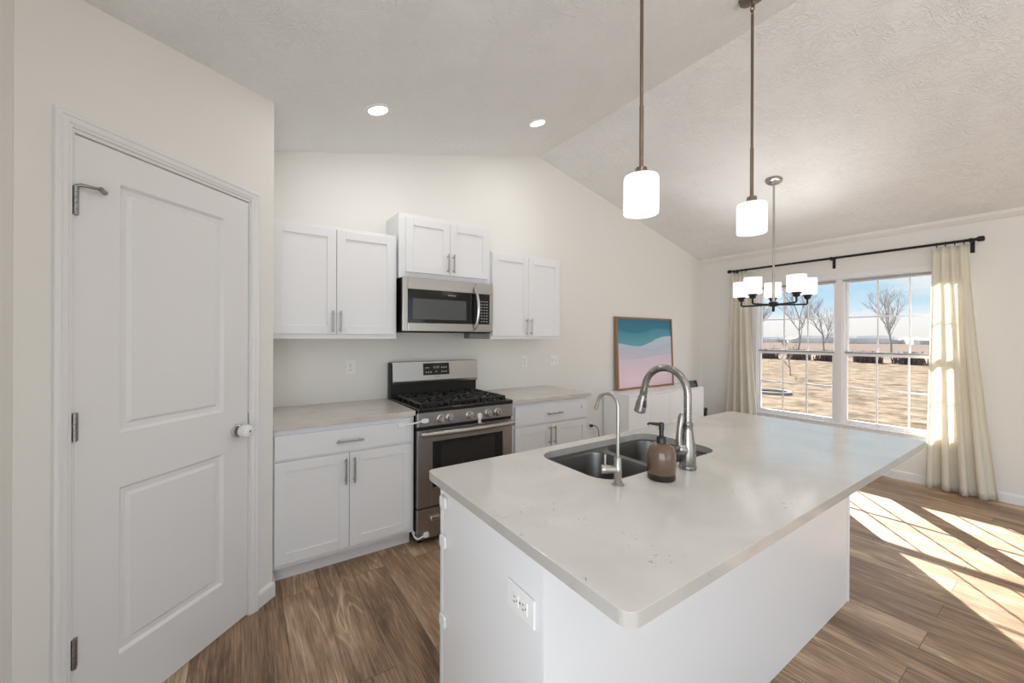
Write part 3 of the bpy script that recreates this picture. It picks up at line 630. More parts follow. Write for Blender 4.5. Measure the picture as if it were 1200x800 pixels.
# grates, three side by side
for gx in (1.108, 1.343, 1.578):
    mb = MB(); w, y0, y1, z0, z1 = 0.108, 2.555, 3.045, 0.940, 0.957
    for yy in (y0, y1-0.012): mb.box(gx-w, gx+w, yy, yy+0.012, z0, z1, 0.003)
    for xx in (gx-w, gx+w-0.012): mb.box(xx, xx+0.012, y0+0.012, y1-0.012, z0, z1, 0.003)
    mb.box(gx-w+0.012, gx+w-0.012, 2.794, 2.806, z0, z1, 0.003)
    for cy in (2.67, 2.93):
        for k in range(4):
            a = PI/4 + k*PI/2
            r0, r1 = 0.022, 0.112 if abs(gx-1.343) < 0.01 else 0.122
            p0 = (gx + r0*math.cos(a), cy + r0*math.sin(a)); p1 = (gx + 0.100*(1 if math.cos(a) > 0 else -1), cy + 0.112*(1 if math.sin(a) > 0 else -1))
            mb.tube([(p0[0], p0[1], z0+0.010), (p0[0]*0.5+p1[0]*0.5, p0[1]*0.5+p1[1]*0.5, z0+0.012), (p1[0], p1[1], z0+0.009)], 0.0065, 8)
        mb.box(gx-w+0.012, gx-0.03, cy-0.005, cy+0.005, z0+0.002, z1+0.001, 0.003); mb.box(gx+0.03, gx+w-0.012, cy-0.005, cy+0.005, z0+0.002, z1+0.001, 0.003)
        mb.box(gx-0.005, gx+0.005, cy-0.115, cy-0.028, z0+0.002, z1+0.001, 0.003); mb.box(gx-0.005, gx+0.005, cy+0.028, cy+0.115, z0+0.002, z1+0.001, 0.003)
    for xx in (gx-w+0.006, gx+w-0.006):
        for yy in (y0+0.006, 2.68, 2.80, 2.92, y1-0.006): mb.box(xx-0.006, xx+0.006, yy-0.007, yy+0.007, 0.914, z0+0.004, 0.002)
    for xx in (gx-0.05, gx, gx+0.05): mb.box(xx-0.006, xx+0.006, y0, y0+0.012, 0.9145, z0+0.004, 0.002)
    mb.build('grate', 'iron', rg)
# control panel, knobs
mb = MB(); mb.prism([(2.520, 0.797), (2.508, 0.806), (2.512, 0.898), (2.56, 0.898), (2.56, 0.797)], ra+0.001, rb-0.001, 'yz', 0.002); cp = mb.build('control_panel', 'steel', rg)
for kx_ in (1.130, 1.198, 1.351, 1.508, 1.588):
    mb = MB().lathe([(0, 0.0), (0.031, 0.0), (0.031, 0.006), (0.027, 0.008), (0.0245, 0.010), (0.0225, 0.030), (0.019, 0.033), (0, 0.033)], (kx_, 2.5105, 0.846), '-y', 24)
    kb = mb.build('knob', 'steel', rg)
    MB().box(kx_-0.006, kx_+0.006, 2.468, 2.4785, 0.828, 0.864, 0.003).build('grip', 'chrome', kb)
o = MB().lathe([(0, 0), (0.020, 0), (0.021, 0.012), (0.016, 0.018), (0, 0.019)], (1.428, 2.5105, 0.832), '-y', 24, sx=1.0, sy=1.15)
o.box(1.416, 1.440, 2.497, 2.5105, 0.780, 0.825, 0.008, 3); o = o.build('knob_latch', 'plastic', rg); o['label'] = 'white plastic child latch between the knobs'
MB().box(ra+0.002, rb-0.002, fy-0.002, fy+0.022, 0.780, 0.7965).build('vent_strip', 'black', rg)
# oven door: steel frame with window and curved handle
mb = MB(); d0, d1, e0, e1, f0, f1 = ra+0.003, rb-0.003, 1.062, 1.640, 0.380, 0.705
mb.box(d0, e0, fy-0.018, fy+0.020, 0.262, 0.778, 0.002); mb.box(e1, d1, fy-0.018, fy+0.020, 0.262, 0.778, 0.002)
mb.box(e0, e1, fy-0.018, fy+0.020, f1, 0.778, 0.002); mb.box(e0, e1, fy-0.018, fy+0.020, 0.262, f0, 0.002)
od = mb.build('oven_door', 'steel', rg)
mb = MB(); b_ = 0.007
mb.box(e0, e0+b_, fy-0.020, fy+0.01, f0, f1); mb.box(e1-b_, e1, fy-0.020, fy+0.01, f0, f1); mb.box(e0+b_, e1-b_, fy-0.020, fy+0.01, f1-b_, f1); mb.box(e0+b_, e1-b_, fy-0.020, fy+0.01, f0, f0+b_)
mb.build('window_bezel', 'nickel', od)
mb = MB().box(e0+b_, e1-b_, fy-0.016, fy+0.008, f0+b_, f1-b_); ow = mb.build('oven_window', 'blkglass', rg)
MB().box(e0+0.075, e1-0.075, fy-0.0165, fy-0.0155, f0+0.055, f1-0.035).build('clear_glass', 'ovenglass', ow)
pts = []
for k in range(17):
    s_ = k/16; x = 0.975 + s_*(1.711-0.975); pts.append((x, fy-0.055 - 0.022*math.sin(PI*s_), 0.758))
mb = MB().tube(pts, 0.0185, 16)
for x in (0.985, 1.701): mb.box(x-0.012, x+0.012, fy-0.062, fy-0.017, 0.746, 0.770, 0.004)
mb.build('handle', 'nickel', od)
MB().box(ra+0.006, rb-0.006, fy-0.004, fy+0.02, 0.250, 0.2615).build('door_gap', 'black', rg)
mb = MB(); mb.box(ra+0.003, rb-0.003, fy-0.014, fy+0.02, 0.052, 0.249, 0.003); dw = mb.build('warming_drawer', 'steel', rg)
mb = MB(); mb.box(1.052, 1.634, fy-0.030, fy-0.0135, 0.168, 0.196, 0.006); mb.build('handle', 'chrome', dw)
# child straps bridging cabinet and range
def strap(p0, p1, label, corner=None):
    t = thing('safety_strap', label, 'strap', p0, group=None)
    for p in (p0, p1):
        n = p[3]
        mb = MB().prism(rrect(p[0]-0.024, p[0]+0.024, p[2]-0.014, p[2]+0.014, 0.013), p[1]-0.013, p[1]-0.0003, 'xz', 0.003); mb.build('pad', 'plastic', t)
    mb = MB(); q0, q1 = Vector(p0[:3]), Vector(p1[:3])
    mb.box(q0.x+0.015, q1.x-0.015, min(q0.y, q1.y)-0.009, min(q0.y, q1.y)-0.005, min(q0.z, q1.z)-0.0045, max(q0.z, q1.z)+0.0045, 0.001); mb.build('band', 'plastic', t)
    return t
st = bpy.data.objects.new('x', None)
bpy.data.objects.remove(st)
def strap_thing(loc, label): return thing('safety_strap', label, 'strap', loc)
t = strap_thing((0.93, 2.53, 0.82), 'white child-safety strap between the left drawer and the range control panel')
MB().prism(rrect(0.838, 0.886, 0.811, 0.839, 0.0135), 2.531, 2.5447, 'xz', 0.003).build('pad', 'plastic', t)
MB().prism(rrect(0.985, 1.035, 0.833, 0.861, 0.0135), 2.492, 2.5065, 'xz', 0.003).build('pad', 'plastic', t)
MB().tube([(0.878, 2.534, 0.826), (0.935, 2.520, 0.833), (0.99, 2.499, 0.846)], 0.0048, 8).build('band', 'plastic', t)
t = strap_thing((1.0, 2.51, 0.08), 'white child-safety strap across the range bottom drawer, near the floor')
MB().prism(rrect(1.005, 1.043, 0.066, 0.100, 0.012), 2.502, 2.5157, 'xz', 0.003).build('pad', 'plastic', t)
MB().prism(rrect(2.552, 2.590, 0.072, 0.100, 0.012), 0.954, 0.9637, 'yz', 0.003).build('pad', 'plastic', t)
MB().tube([(0.956, 2.57, 0.086), (0.953, 2.535, 0.078), (0.958, 2.511, 0.072), (0.975, 2.507, 0.070), (1.012, 2.508, 0.082)], 0.006, 8).build('band', 'plastic', t)

# ------------------------------------------------------------------ microwave
mw = thing('microwave', 'stainless over-the-range microwave under the short wall cabinet', 'microwave', (1.335, 2.98, 1.437))
ma, mbx, mf = 0.955, 1.715, 2.792; m0, m1 = 1.437, 1.8385
MB().box(ma+0.004, mbx-0.004, mf+0.024, YW-0.003, m0+0.006, m1-0.001, 0.002).build('body', 'black', mw)
sx = 1.552                                         # door / control split
mb = MB(); gx0, gx1, gz0, gz1 = 0.994, sx-0.002, 1.508, 1.752
mb.box(ma, gx0, mf, mf+0.023, m0+0.008, m1, 0.004); mb.box(gx0, gx1, mf, mf+0.023, gz1, m1, 0.004); mb.box(gx0, gx1, mf, mf+0.023, m0+0.008, gz0, 0.004)
mdr = mb.build('door', 'steel', mw)
MB().box(gx0, gx1, mf+0.002, mf+0.022, gz0, gz1).build('door_glass', 'blkglass', mdr)
MB().box(1.030, 1.468, mf+0.0012, mf+0.0022, 1.535, 1.686).build('door_window', 'mwglass', mdr)
text_mesh('brand_lettering', 'FRIGIDAIRE', 0.013, 'print', mdr, (1.345, mf+0.0012, 1.722), (1, 0, 0), (0, 0, 1))
mb = MB(); mb.box(sx+0.001, mbx, mf, mf+0.023, gz1, m1, 0.003); mb.box(sx+0.001, mbx, mf, mf+0.023, m0+0.008, gz0, 0.003); mb.box(1.684, mbx, mf, mf+0.023, gz0, gz1, 0.003)
mcp = mb.build('control_panel', 'steel', mw)
kp = MB().box(sx+0.001, 1.684, mf+0.002, mf+0.022, gz0, gz1).build('keypad', 'blkglass', mw)
mb = MB()
for r_ in range(8):
    for c_ in range(3):
        xx, zz = 1.610 + c_*0.024, 1.530 + r_*0.023; mb.box(xx-0.0055, xx+0.0055, mf+0.0010, mf+0.0022, zz-0.003, zz+0.003)
mb.build('key_marks', 'print', kp)
pts = []
for k in range(15):
    s_ = k/14; z = 1.460 + s_*0.345; pts.append((1.540 + 0.012*math.sin(PI*s_), mf-0.008-0.040*math.sin(PI*s_)**0.7, z))
mb = MB().tube(pts, [0.010 + 0.004*math.sin(PI*k/14) for k in range(15)], 14); mb.build('handle', 'chrome', mdr)
MB().box(ma+0.012, mbx-0.012, mf+0.02, YW-0.02, m0, m0+0.0055).build('bottom_plate', 'black', mw)
MB().box(1.520, 1.680, mf+0.045, mf+0.14, m0-0.045, m0-0.0002, 0.003).build('filter_box', 'grey', mw)

# ------------------------------------------------------------------ island
ia, ib_, ja, jb = 0.606, 2.702, 0.745, 1.345
isl = thing('kitchen_island', 'white kitchen island base standing on the plank floor', 'island', (1.65, 1.05, 0))
mb = MB(); mb.box(ia+0.004, ia+0.02, ja+0.006, jb-0.022, 0.0, 0.8833); mb.box(ib_-0.04, ib_-0.0225, ja+0.006, jb-0.022, 0.0, 0.8833)
mb.box(ia+0.02, ib_-0.04, ja+0.006, ja+0.02, 0.0, 0.8833); mb.box(ia+0.02, ib_-0.04, ja+0.02, jb-0.022, 0.09, 0.108); mb.build('body', 'cab', isl)
MB().box(ia+0.0, ib_-0.026, ja, ja+0.0055, 0.0, 0.8832, 0.001).build('front_panel', 'cab', isl)
MB().box(ia, ia+0.0035, ja+0.0065, jb-0.021, 0.0, 0.8833, 0.001).build('end_panel', 'cab', isl)
MB().box(ib_-0.022, ib_, ja-0.005, ja+0.02, 0.0, 0.8833, 0.002).build('corner_trim', 'trim', isl)
MB().box(ia-0.002, ia+0.02, jb-0.020, jb, 0.0, 0.8833, 0.001).build('face_frame', 'cab', isl)
for k, (xa, xb) in enumerate(((ia+0.022, 1.12), (1.124, 1.62), (1.624, 2.16), (2.164, ib_))):
    mb = MB(); shaker(mb, xa, xb, 0.127, 0.86, jb-0.0215); mb.build('door', 'cab', isl)
for z in (0.812, 0.672, 0.389):
    t = MB().prism(rrect(1.288, 1.332, z-0.022, z+0.022, 0.012), ia-0.012, ia-0.0022, 'yz', 0.004); o = t.build('latch_pad', 'plastic', isl); o['label'] = 'white plastic child-latch pad'
SX0, SX1, SY0, SY1 = 1.022, 1.742, 0.925, 1.318
mb = MB(); mb.holed(rrect(0.566, 2.7233, 0.4574, 1.3795, 0.028, 8), [rrect(SX0, SX1, SY0, SY1, 0.085, 8)], 0.884, 0.914)
es = [e_ for e_ in mb.bm.edges if len(e_.link_faces) == 2 and e_.calc_face_angle(0) > 1.2]
bmesh.ops.bevel(mb.bm, geom=es, offset=0.0025, segments=2, profile=0.5, affect='EDGES', clamp_overlap=True)
o = mb.build('island_countertop', 'quartz')
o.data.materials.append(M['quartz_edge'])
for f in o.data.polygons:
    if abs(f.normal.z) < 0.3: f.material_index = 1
tag(o, 'white speckled quartz slab on the kitchen island', 'countertop')

# sink (undermount, two bowls)
sk = thing('kitchen_sink', 'double-bowl stainless sink set under the island countertop', 'sink', (1.382, 1.12, 0.70))
bowls = [(SX0+0.022, 1.360, SY0+0.016, SY1-0.016), (1.396, SX1-0.022, SY0+0.016, SY1-0.016)]
mb = MB(); mb.holed(rrect(SX0-0.018, SX1+0.018, SY0-0.018, SY1+0.018, 0.095, 8), [rrect(*b, 0.075, 8) for b in bowls], 0.8805, 0.8832)
mb.build('rim', 'steel_v', sk)
for b in bowls:
    mb = MB(); prev = None
    for dz, ins, r in ((0, 0, 0.075), (-0.010, 0.003, 0.073), (-0.17, 0.012, 0.07), (-0.19, 0.022, 0.066), (-0.200, 0.045, 0.055)):
        ring = [mb.bm.verts.new((x, y, 0.8805+dz)) for x, y in rrect(b[0]+ins, b[1]-ins, b[2]+ins, b[3]-ins, r, 8)]
        if prev:
            for i in range(len(ring)):
                f = mb.bm.faces.new((prev[i], prev[(i+1) % len(ring)], ring[(i+1) % len(ring)], ring[i])); f.smooth = True
        prev = ring
    mb.bm.faces.new(prev)
    bo = mb.build('bowl', 'steel_v', sk)
    cx_, cy_ = (b[0]+b[1])/2, (b[2]+b[3])/2
    MB().lathe([(0.045, 0.0005), (0.042, 0.003), (0.034, 0.002), (0.03, 0.0008), (0, 0.0008)], (cx_, cy_, 0.6806), 'z', 24).build('drain', 'chrome', bo)

# main faucet
fc = thing('pull_down_faucet', 'tall brushed steel gooseneck pull-down faucet behind the soap bottle', 'faucet', (1.390, 0.862, 0.914))
fx, fy_, fz = 1.390, 0.862, 0.9142
MB().lathe([(0, 0), (0.0315, 0), (0.0325, 0.003), (0.0315, 0.012), (0.029, 0.014), (0, 0.014)], (fx, fy_, fz)).build('base_ring', 'satin', fc)
MB().lathe([(0.0285, 0.013), (0.030, 0.02), (0.0295, 0.05), (0.027, 0.085), (0.022, 0.120), (0.0185, 0.145), (0.018, 0.158), (0.0195, 0.162), (0.0195, 0.172), (0.0155, 0.176), (0, 0.176)], (fx, fy_, fz)).build('body', 'satin', fc)
R_ = 0.096; zc_ = fz + 0.275; pts = [(fx, fy_, fz+0.17), (fx, fy_, fz+0.22), (fx, fy_, zc_)]
for k in range(1, 17):
    a = PI*k/16*0.955; pts.append((fx, fy_ + R_ - R_*math.cos(a), zc_ + R_*math.sin(a)))
pl = Vector(pts[-1]); pdir = (Vector(pts[-1]) - Vector(pts[-2])).normalized()
pts.append(tuple(pl + pdir*0.02))
MB().tube(pts, 0.0140, 18).build('spout', 'satin', fc)
h0 = pl + pdir*0.018
sh = MB().lathe([(0, -0.002), (0.0158, -0.002), (0.0158, 0.010), (0.0145, 0.013), (0.0155, 0.022), (0.0185, 0.040), (0.0225, 0.060), (0.0225, 0.078), (0.0235, 0.082), (0.0235, 0.094), (0.019, 0.097), (0, 0.097)], h0, pdir).build('spray_head', 'satin', fc)
bq = h0 + pdir*0.056
MB().tube([bq + Vector((-0.006, -0.0165, 0.012)), bq + Vector((-0.006, -0.0215, -0.016))], 0.0065, 10).build('spray_button', 'blkplastic', sh)
# lever on the left side
mb = MB().lathe([(0, 0.010), (0.023, 0.012), (0.0245, 0.034), (0.022, 0.046), (0.012, 0.054), (0, 0.055)], (fx, fy_, fz+0.062), (-0.86, 0.30, 0.40))
lv = mb.build('lever_hub', 'satin', fc)
pts = [(fx-0.034, fy_+0.012, fz+0.080), (fx-0.037, fy_+0.012, fz+0.115), (fx-0.034, fy_+0.010, fz+0.155), (fx-0.028, fy_+0.008, fz+0.190), (fx-0.026, fy_+0.007, fz+0.207)]
MB().tube(pts, [0.015, 0.0120, 0.0105, 0.0125, 0.008], 12).build('lever', 'satin', fc)

# filter faucet
ff = thing('filter_faucet', 'slim brushed nickel filtered-water faucet at the near corner of the sink', 'faucet', (1.041, 0.895, 0.914))
gx_, gy_, gz_ = 1.041, 0.895, 0.9142
MB().lathe([(0, 0), (0.0205, 0), (0.0205, 0.0035), (0.019, 0.005), (0.0135, 0.0055), (0, 0.0055)], (gx_, gy_, gz_)).build('base_ring', 'nickel', ff)
MB().lathe([(0.0125, 0.006), (0.0125, 0.035), (0.0132, 0.036), (0.0132, 0.062), (0.0125, 0.063), (0.0125, 0.088), (0.010, 0.091), (0, 0.091)], (gx_, gy_, gz_)).build('body', 'nickel', ff)
mb = MB().lathe([(0, 0.008), (0.0128, 0.008), (0.0128, 0.030), (0.0136, 0.031), (0.0136, 0.052), (0.012, 0.055), (0, 0.055)], (gx_, gy_, gz_+0.050), (-0.8, 0.6, 0), 20); vb = mb.build('valve_body', 'nickel', ff)
MB().cyl((gx_-0.8*0.042, gy_+0.6*0.042, gz_+0.055), (gx_-0.8*0.042, gy_+0.6*0.042, gz_+0.100), 0.0042, 12).build('lever', 'nickel', vb)
R_ = 0.042; zc_ = gz_ + 0.257; pts = [(gx_, gy_, gz_+0.085), (gx_, gy_, gz_+0.17), (gx_, gy_, zc_)]
for k in range(1, 15):
    a = PI*k/14*0.93; pts.append((gx_ - 0.1*(R_-R_*math.cos(a)), gy_ + R_ - R_*math.cos(a), zc_ + R_*math.sin(a)))
q = Vector(pts[-1]); dd = (q - Vector(pts[-2])).normalized(); pts.append(tuple(q + dd*0.022))
sp = MB().tube(pts, 0.0058, 14).build('spout', 'nickel', ff)
MB().tube([q + dd*0.014, q + dd*0.030], 0.0066, 14).build('outlet_tip', 'nickel', sp)

# soap bottle
sb = thing('soap_dispenser', 'glossy brown pump soap bottle with black pump standing in front of the faucet', 'soap bottle', (1.213, 0.850, 0.914))
c0 = (1.213, 0.850, 0.9142)
MB().lathe([(0, 0), (0.044, 0), (0.0465, 0.003), (0.0468, 0.022), (0, 0.022)], c0).build('base_band', 'soapband', sb)
MB().lathe([(0.0468, 0.0215), (0.048, 0.024), (0.0485, 0.075), (0.047, 0.095), (0.040, 0.112), (0.028, 0.121), (0.017, 0.124), (0, 0.124)], c0).build('bottle', 'soap', sb)
MB().lathe([(0, 0.123), (0.0165, 0.123), (0.0165, 0.143), (0.014, 0.146), (0.0075, 0.147), (0.0075, 0.168), (0.009, 0.169), (0.009, 0.192), (0.006, 0.195), (0, 0.195)], c0).build('pump_collar', 'blkplastic', sb)
pd = Vector((-0.93, 0.36, 0))
mb = MB().tube([Vector(c0) + Vector((0, 0, 0.187)), Vector(c0) + pd*0.025 + Vector((0, 0, 0.191)), Vector(c0) + pd*0.048 + Vector((0, 0, 0.194)), Vector(c0) + pd*0.054 + Vector((0, 0, 0.190))], [0.0065, 0.0055, 0.0042, 0.004], 12); mb.build('pump_nozzle', 'blkplastic', sb)

# ------------------------------------------------------------------ outlets and switches
def outlet(name, label, origin, n, right, gang=1, style='duplex', w=0.070, h=0.115):
    # origin on wall, n = out of the wall, right = plate's own horizontal; built in world axes
    o = thing(name, label, 'outlet' if style != 'toggle' else 'light switch', origin); O = Vector(origin); n = Vector(n); r = Vector(right); u = r.cross(n)*-1
    u = n.cross(r)
    def bx(mb, a0, a1, b0, b1, d0, d1, bev=0.0):
        s0 = len(mb.bm.verts); sub = MB(); sub.box(a0, a1, b0, b1, d0, d1, bev)
        me = bpy.data.meshes.new('tmp'); sub.bm.to_mesh(me); sub.bm.free()
        k = len(mb.bm.verts); mb.bm.from_mesh(me); bpy.data.meshes.remove(me); mb.bm.verts.ensure_lookup_table()
        for v in mb.bm.verts[k:]: c = v.co.copy(); v.co = O + r*c.x + u*c.y + n*c.z
    W2 = w/2 + (gang-1)*0.023
    mb = MB(); bx(mb, -W2, W2, -h/2, h/2, 0.0003, 0.006, 0.003); mb.build('cover_plate', 'plastic', o)
    if style == 'duplex':
        for s in (-1, 1):
            mb = MB(); bx(mb, -0.0165, 0.0165, s*0.0195-0.0145, s*0.0195+0.0145, 0.0055, 0.0085, 0.004); rc = mb.build('receptacle', 'plastic', o)
            mb = MB()
            for xx, hh in ((-0.0065, 0.0085), (0.0065, 0.007)): bx(mb, xx-0.0014, xx+0.0014, s*0.0195-hh/2+0.002, s*0.0195+hh/2+0.002, 0.0083, 0.0088)
            bx(mb, -0.0022, 0.0022, s*0.0195-0.0105, s*0.0195-0.0065, 0.0083, 0.0088, 0.0)
            mb.build('slots', 'slot', rc)
        mb = MB(); bx(mb, -0.003, 0.003, -0.003, 0.003, 0.0055, 0.0072, 0.001); mb.build('screw', 'hinge', o)
    else:
        for g in range(gang):
            cx_ = (g-(gang-1)/2)*0.046
            mb = MB(); bx(mb, cx_-0.0055, cx_+0.0055, -0.012, 0.012, 0.0055, 0.0072, 0.001); tg = mb.build('toggle_slot', 'trim', o)
            mb = MB(); bx(mb, cx_-0.004, cx_+0.004, -0.001, 0.008, 0.0070, 0.0165, 0.0015); mb.build('toggle', 'plastic', tg)
            for s in (-1, 1):
                mb = MB(); bx(mb, cx_-0.0025, cx_+0.0025, s*0.030-0.0025, s*0.030+0.0025, 0.0055, 0.0068, 0.001); mb.build('screw', 'plastic', o)
    return o
outlet('wall_outlet', 'white duplex outlet on the back wall above the left countertop', (0.682, YW, 1.172), (0, -1, 0), (1, 0, 0))
outlet('wall_outlet', 'white duplex outlet on the back wall above the right countertop', (2.314, YW, 1.165), (0, -1, 0), (1, 0, 0))
outlet('light_switch', 'white double light switch plate right of the outlet above the right countertop', (2.695, YW, 1.167), (0, -1, 0), (1, 0, 0), gang=2, style='toggle')
outlet('wall_outlet', 'white duplex outlet set sideways on the island end panel', (ia, 0.838, 0.714), (-1, 0, 0), (0, 0, 1), w=0.073, h=0.121)
outlet('wall_outlet', 'white outlet low on the back wall with a black plug in it', (3.225, YW, 0.405), (0, -1, 0), (1, 0, 0))
cd = thing('power_cord', 'black plug and cord running from the low outlet behind the console', 'cord', (3.225, 3.15, 0.42))
MB().box(3.210, 3.240, 3.135, 3.1655, 0.410, 0.440, 0.006, 3).build('plug', 'blkplastic', cd)
MB().tube([(3.235, 3.140, 0.428), (3.265, 3.125, 0.424), (3.30, 3.12, 0.39), (3.32, 3.125, 0.32), (3.325, 3.13, 0.18), (3.33, 3.135, 0.05), (3.37, 3.14, 0.008), (3.42, 3.145, 0.006)], 0.0045, 8).build('cable', 'blkplastic', cd)

# ------------------------------------------------------------------ console and what is on it
cs = thing('console_cabinet', 'low white four-door console against the back wall under the painting', 'cabinet', (4.15, 2.98, 0))
k0, k1_, kf, kb_, kt = 3.430, 4.868, 2.800, 3.160, 0.788
mb = MB(); mb.box(k0, k1_, kf+0.0005, kb_, kt-0.018, kt, 0.002); mb.build('top', 'console', cs)
mb = MB(); mb.box(k0, k0+0.018, kf+0.001, kb_, 0.03, kt-0.0185); mb.box(k1_-0.018, k1_, kf+0.001, kb_, 0.03, kt-0.0185); mb.box(k0+0.018, k1_-0.018, kf+0.03, kb_, 0.03, kt-0.0185)
mb.box(k0+0.02, k1_-0.02, kf+0.03, kb_-0.01, 0, 0.0305); mb.build('carcass', 'console', cs)
for k in range(4):
    w = (k1_-k0-0.036)/4; xa = k0+0.018 + k*w
    MB().box(xa+0.002, xa+w-0.002, kf, kf+0.018, 0.035, kt-0.021, 0.002).build('door', 'console', cs)
pt_ = thing('framed_painting', 'large framed abstract painting of teal, lavender and pink waves leaning on the wall', 'painting', (4.15, 3.10, kt))
px0, px1, pz0, pz1 = 3.605, 4.685, kt+0.0005, 1.652
fw, fd = 0.022, 0.040
lean = 0.035
def ly_(z): return 3.098 + lean*(z-pz0)/(pz1-pz0)
def lean_box(mb, x0, x1, z0, z1, d0, d1):
    mb.prism([(ly_(z0)+d0, z0), (ly_(z1)+d0, z1), (ly_(z1)+d1, z1), (ly_(z0)+d1, z0)], x0, x1, 'yz')
mb = MB(); lean_box(mb, px0, px0+fw, pz0, pz1, 0, fd); lean_box(mb, px1-fw, px1, pz0, pz1, 0, fd); lean_box(mb, px0+fw, px1-fw, pz1-fw, pz1, 0, fd); lean_box(mb, px0+fw, px1-fw, pz0, pz0+fw, 0, fd)
mb.build('frame', 'oak', pt_)
mb = MB(); lean_box(mb, px0+fw+0.001, px1-fw-0.001, pz0+fw+0.001, pz1-fw-0.001, 0.010, fd-0.004); mb.build('canvas', 'painting', pt_)
dv = thing('smart_display', 'small black tabletop device at the right end of the console', 'device', (4.71, 2.86, kt))
mb = MB(); mb.prism([(2.828, kt+0.0005), (2.850, kt+0.083), (2.862, kt+0.083), (2.900, kt+0.0005)], 4.62, 4.79, 'yz', 0.004); mb.build('body', 'blkplastic', dv)
MB().prism([(2.8268, kt+0.008), (2.8465, kt+0.078), (2.8475, kt+0.078), (2.8278, kt+0.008)], 4.63, 4.78, 'yz').build('screen', 'blkglass', dv)
bn = thing('waste_bin', 'slim black bin on the floor at the right end of the console', 'bin', (4.935, 2.92, 0))
MB().prism(rrect(4.885, 4.985, 2.81, 3.04, 0.03), 0.0, 0.462, bev=0.003).build('body', 'blkplastic', bn)
MB().prism(rrect(4.882, 4.988, 2.807, 3.043, 0.032), 0.4625, 0.505, bev=0.018).build('lid', 'blkplastic', bn)

# ------------------------------------------------------------------ lights
def pendant(x, y, zb, label, group='pendants over the island'):
    zc = cz(x); t = thing('pendant_light', label, 'pendant light', (x, y, zc)); t['group'] = group
    nrm = Vector((ML, 0, -1)).normalized()
    MB().lathe([(0, -0.004), (0.062, -0.004), (0.063, 0.006), (0.058, 0.022), (0.030, 0.030), (0, 0.030)], (x, y, zc), nrm).build('canopy', 'bronze', t)
    mb = MB()
    for k, zz in enumerate((zc-0.042, zc-0.066, zc-0.090)):
        pts = []
        for j in range(13):
            a = 2*PI*j/12; u = (math.cos(a)*0.009, 0) if k % 2 == 0 else (0, math.cos(a)*0.009); pts.append((x+u[0], y+u[1], zz + math.sin(a)*0.0165))
        mb.tube(pts, 0.0026, 8, cap=False)
    mb.build('chain', 'bronze', t)
    zr = zc - 0.100; zm = zb + 0.43
    mb = MB().cyl((x, y, zr), (x, y, zm), 0.0068, 14); mb.cyl((x, y, zm+0.004), (x, y, zb+0.185), 0.0085, 14); mb.build('rod', 'bronze', t)
    MB().lathe([(0, 0.036), (0.012, 0.036), (0.022, 0.031), (0.0235, 0.024), (0.0235, -0.001), (0, -0.001)], (x, y, zb+0.153)).build('socket_cap', 'bronze', t)
    mb = MB().lathe([(0.020, 0.1525), (0.050, 0.1525), (0.0655, 0.148), (0.0685, 0.140), (0.0685, 0.006), (0.067, 0.0), (0.064, 0.004), (0.064, 0.138), (0.05, 0.147), (0.020, 0.148)], (x, y, zb)); mb.build('glass_shade', 'opal', t)
    l_ = lamp('pendant_bulb', 'POINT', (0, 0, zb+0.045-zc), 1.6, (1, 0.98, 0.95), 0.022); l_.parent = t
    return t
pendant(1.330, 1.030, 1.902, 'brown-rod pendant with opal drum shade, nearer one over the sink', )
pendant(2.155, 0.990, 1.940, 'brown-rod pendant with opal drum shade, farther one toward the window')
# chandelier
cx0, cy0 = 4.030, 1.661; zc = cz(cx0)
ch = thing('chandelier', 'five-arm black chandelier with white drum shades hanging in front of the window', 'chandelier', (cx0, cy0, zc))
MB().lathe([(0, -0.004), (0.068, -0.004), (0.068, 0.012), (0.055, 0.024), (0.018, 0.028), (0.012, 0.045), (0, 0.045)], (cx0, cy0, zc), Vector((-MR, 0, -1))).build('canopy', 'nickel', ch)
zh = 1.715
mb = MB().cyl((cx0, cy0, zc-0.03), (cx0, cy0, zh+0.28), 0.0085, 14); mb.cyl((cx0, cy0, zh+0.28), (cx0, cy0, zh+0.02), 0.0115, 14); mb.build('rod', 'nickel', ch)
MB().lathe([(0, 0.025), (0.020, 0.024), (0.036, 0.018), (0.038, 0.006), (0.038, -0.014), (0.026, -0.020), (0.011, -0.022), (0.011, -0.062), (0.008, -0.066), (0, -0.066)], (cx0, cy0, zh)).build('hub', 'black', ch)
a0_ = math.atan2(1.661, 4.03)
for k in range(5):
    a = a0_ + 2*PI*k/5 + 0.02; ra_ = 0.27; d = Vector((math.cos(a), math.sin(a), 0)); c = Vector((cx0, cy0, zh-0.004))
    mb = MB().tube([c + d*0.03, c + d*0.15, c + d*(ra_-0.01), c + d*ra_ + Vector((0, 0, 0.008)), c + d*ra_ + Vector((0, 0, 0.05))], 0.0078, 10)
    ar = mb.build('arm', 'black', ch)
    e_ = c + d*ra_ + Vector((0, 0, 0.045))
    MB().lathe([(0, 0), (0.014, 0), (0.026, 0.010), (0.026, 0.024), (0.037, 0.032), (0.037, 0.040), (0, 0.040)], e_).build('socket_cup', 'black', ar)
    MB().lathe([(0.030, 0.0405), (0.060, 0.0405), (0.070, 0.046), (0.0715, 0.052), (0.0715, 0.186), (0.069, 0.187), (0.069, 0.054), (0.06, 0.046), (0.030, 0.044)], e_).build('glass_shade', 'opal', ar)
    l_ = lamp('chandelier_bulb', 'POINT', e_ + Vector((0, 0, 0.10)) - Vector((cx0, cy0, zc)), 4.0, (1, 0.98, 0.95), 0.022); l_.parent = ch
